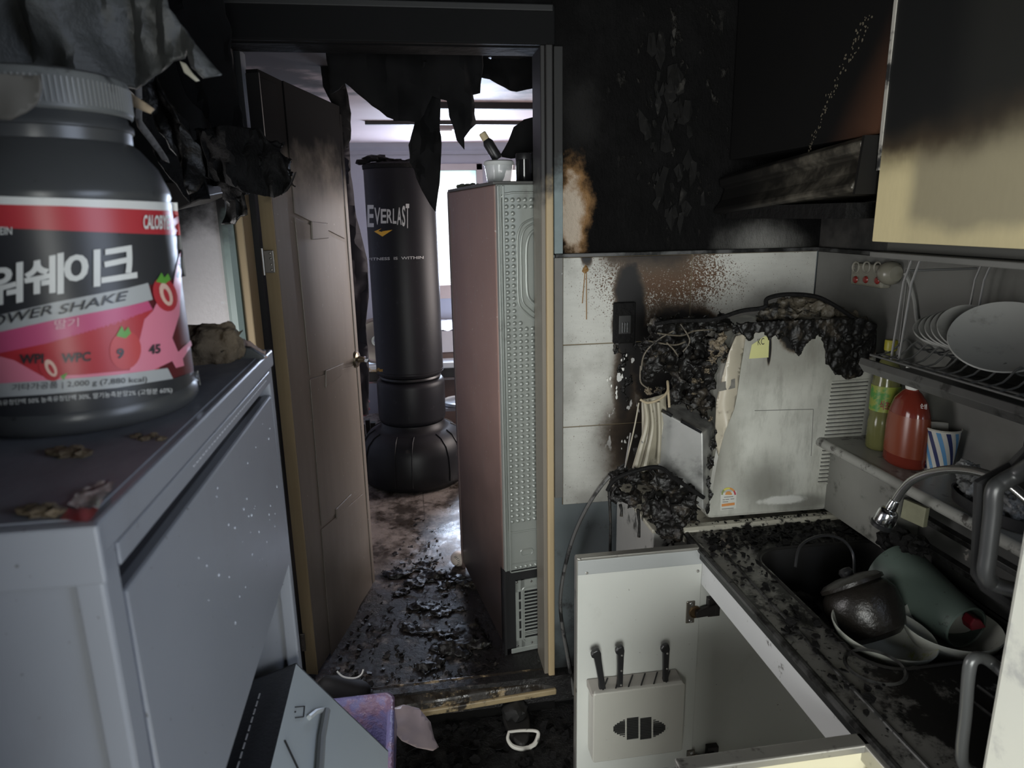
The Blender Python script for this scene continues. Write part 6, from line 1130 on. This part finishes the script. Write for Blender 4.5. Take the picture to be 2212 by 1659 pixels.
# vinegar bottle
VB = Vector((1.262, 1.625, LZ)); t = thing('vinegar_bottle', 'clear vinegar bottle with green and yellow label behind the soap bottle', 'bottle', VB)
oval([(.9, 0), (1, .005), (1, .08), (.93, .095), (1, .11), (1, .18), (.93, .195), (.96, .21), (.6, .245), (.36, .265), (.34, .28)], VB, .036, .036).obj('body', M('yellow_clear_plastic', (.12, .12, .045), .15, var=.2), t, smooth=True, ang=60)
oval([(1.02, .11), (1.02, .18)], VB, .036, .036).obj('label', M('vinegar_label', (.22, .26, .04), .4, var=.3, vs=20, stains=[((.05, .2, .03), 14, .52, .58)]), t, smooth=True)
oval([(.42, .274), (.44, .278), (.44, .298), (.4, .302)], VB, .036, .036).obj('cap', M('yellow_cap', (.42, .38, .04), .4), t, smooth=True)
vs_ = lambda px, py: oncyl(px, py, VB, .0378)
letter('lettering', '식초', [(1899, 884), (1921, 888), (1923, 868), (1901, 864)], vs_, M('dark_red_ink', (.2, .02, .02), .5), t, bold=.02)
# paper cup
PC = PZ(2024, 1016, LZ); t = thing('paper_cup', 'paper cup with blue and navy diagonal stripes on the ledge', 'cup', PC)
r0, r1, hh = .029, .041, .112
MB().lathe([(0, .004), (r0, .004), (r0, 0), (r0+.0006, 0), (r1, hh), (r1-.001, hh), (r0-.001, .006)], PC, 48).obj('wall', M('cup_white', (.52, .51, .46), .45, var=.06), t, smooth=True)
MB().lathe([(r1, hh-.001), (r1+.002, hh+.001), (r1, hh+.003), (r1-.002, hh+.001)], PC, 48).obj('rim', M('cup_rim', (.5, .49, .42), .45), t, smooth=True)
for i in range(12):
    a0 = i*math.pi/6; m = MB(); Vv = []
    for k in range(9):
        v = k/8; z_ = .006+v*(hh-.01); r_ = r0+(r1-r0)*z_/hh+.0007; a = a0+.9*(1-v)
        for w_ in (0, .25): Vv.append(PC+Vector((r_*math.cos(a+w_), r_*math.sin(a+w_), z_)))
    m.add(Vv, [(2*k, 2*k+1, 2*k+3, 2*k+2) for k in range(8)]); m.obj('stripe', M('stripe_%d' % (i % 2), ((.02, .028, .10), (.10, .26, .46))[i % 2], .45, var=.05), t, smooth=True)
# plastic bag with tray
PBg = Vector((1.225, 1.245, LZ)); t = thing('plastic_bag', 'crumpled clear plastic bag knotted in a dark tray on the ledge', 'bag', PBg)
m = MB()
for i, (dx, dy, dz, r) in enumerate(((0, 0, .035, .036), (0, -.05, .03, .034), (0, .03, .05, .026), (-.005, .045, .072, .015), (0, -.09, .028, .03))): m.lump(PBg+Vector((dx, dy, dz)), r, .35, 2.6, 4, i+260)
m.obj('film', M('cloudy_film', (.17, .175, .175), .14, var=.35, vs=25, bump=.9, bs=70, bd=.006), t, smooth=True, ang=80)
oval([(.85, 0), (1, .004), (1.05, .03), (1.0, .03), (.9, .006)], PBg+Vector((-.01, -.06, 0)), .05, .11).obj('tray', MT['black_plastic'], t, smooth=True)

# ================================================================== WHITE APPLIANCE AT THE RIGHT EDGE
AY = .70
e0 = PY(2212, 1100, AY); AX = PY(2165, 1380, AY).x
AP = thing('white_appliance', 'white appliance with grey loop handles at the near right end of counter', 'appliance', (AX+.2, .5, KZ))
MB().box(AX, AX+.33, .36, AY, KZ+.004, 1.55).obj('body', M('off_white_enamel', (.68, .68, .61), .35, var=.05, vs=3, stains=[((.46, .46, .44), 9, .52, .66)]), AP, bevel=.008)
hm2 = M('satin_grey_handle', (.10, .103, .103), .3, .3, var=.1)
MB().tube(arc_pts([PY(2185, 1470, AY+.02), PY(2150, 1438, AY+.05), PY(2125, 1422, AY+.06), PY(2103, 1424, AY+.06), PY(2093, 1450, AY+.06), PY(2086, 1540, AY+.06), PY(2078, 1620, AY+.06), PY(2084, 1655, AY+.06), PY(2120, 1680, AY+.05), PY(2160, 1700, AY+.02)], 6), .0088, 12).obj('handle', hm2, AP, smooth=True)
MB().tube(arc_pts([PY(2260, 985, AY+.02), PY(2205, 1020, AY+.06), PY(2165, 1042, AY+.07), PY(2148, 1060, AY+.07), PY(2144, 1110, AY+.07), PY(2135, 1190, AY+.07), PY(2130, 1240, AY+.07), PY(2150, 1262, AY+.07), PY(2210, 1280, AY+.04), PY(2240, 1290, AY+.02)], 6), .0115, 12).obj('handle', MT['grey_plastic'], AP, smooth=True)
MB().tube([PY(2230, 965, AY+.06), PY(2190, 1005, AY+.09), PY(2118, 1042, AY+.1), PY(2110, 1240, AY+.1), PY(2128, 1268, AY+.1), PY(2200, 1318, AY+.06)], .0085, 8).obj('black_frame', MT['black_plastic'], AP, smooth=True)
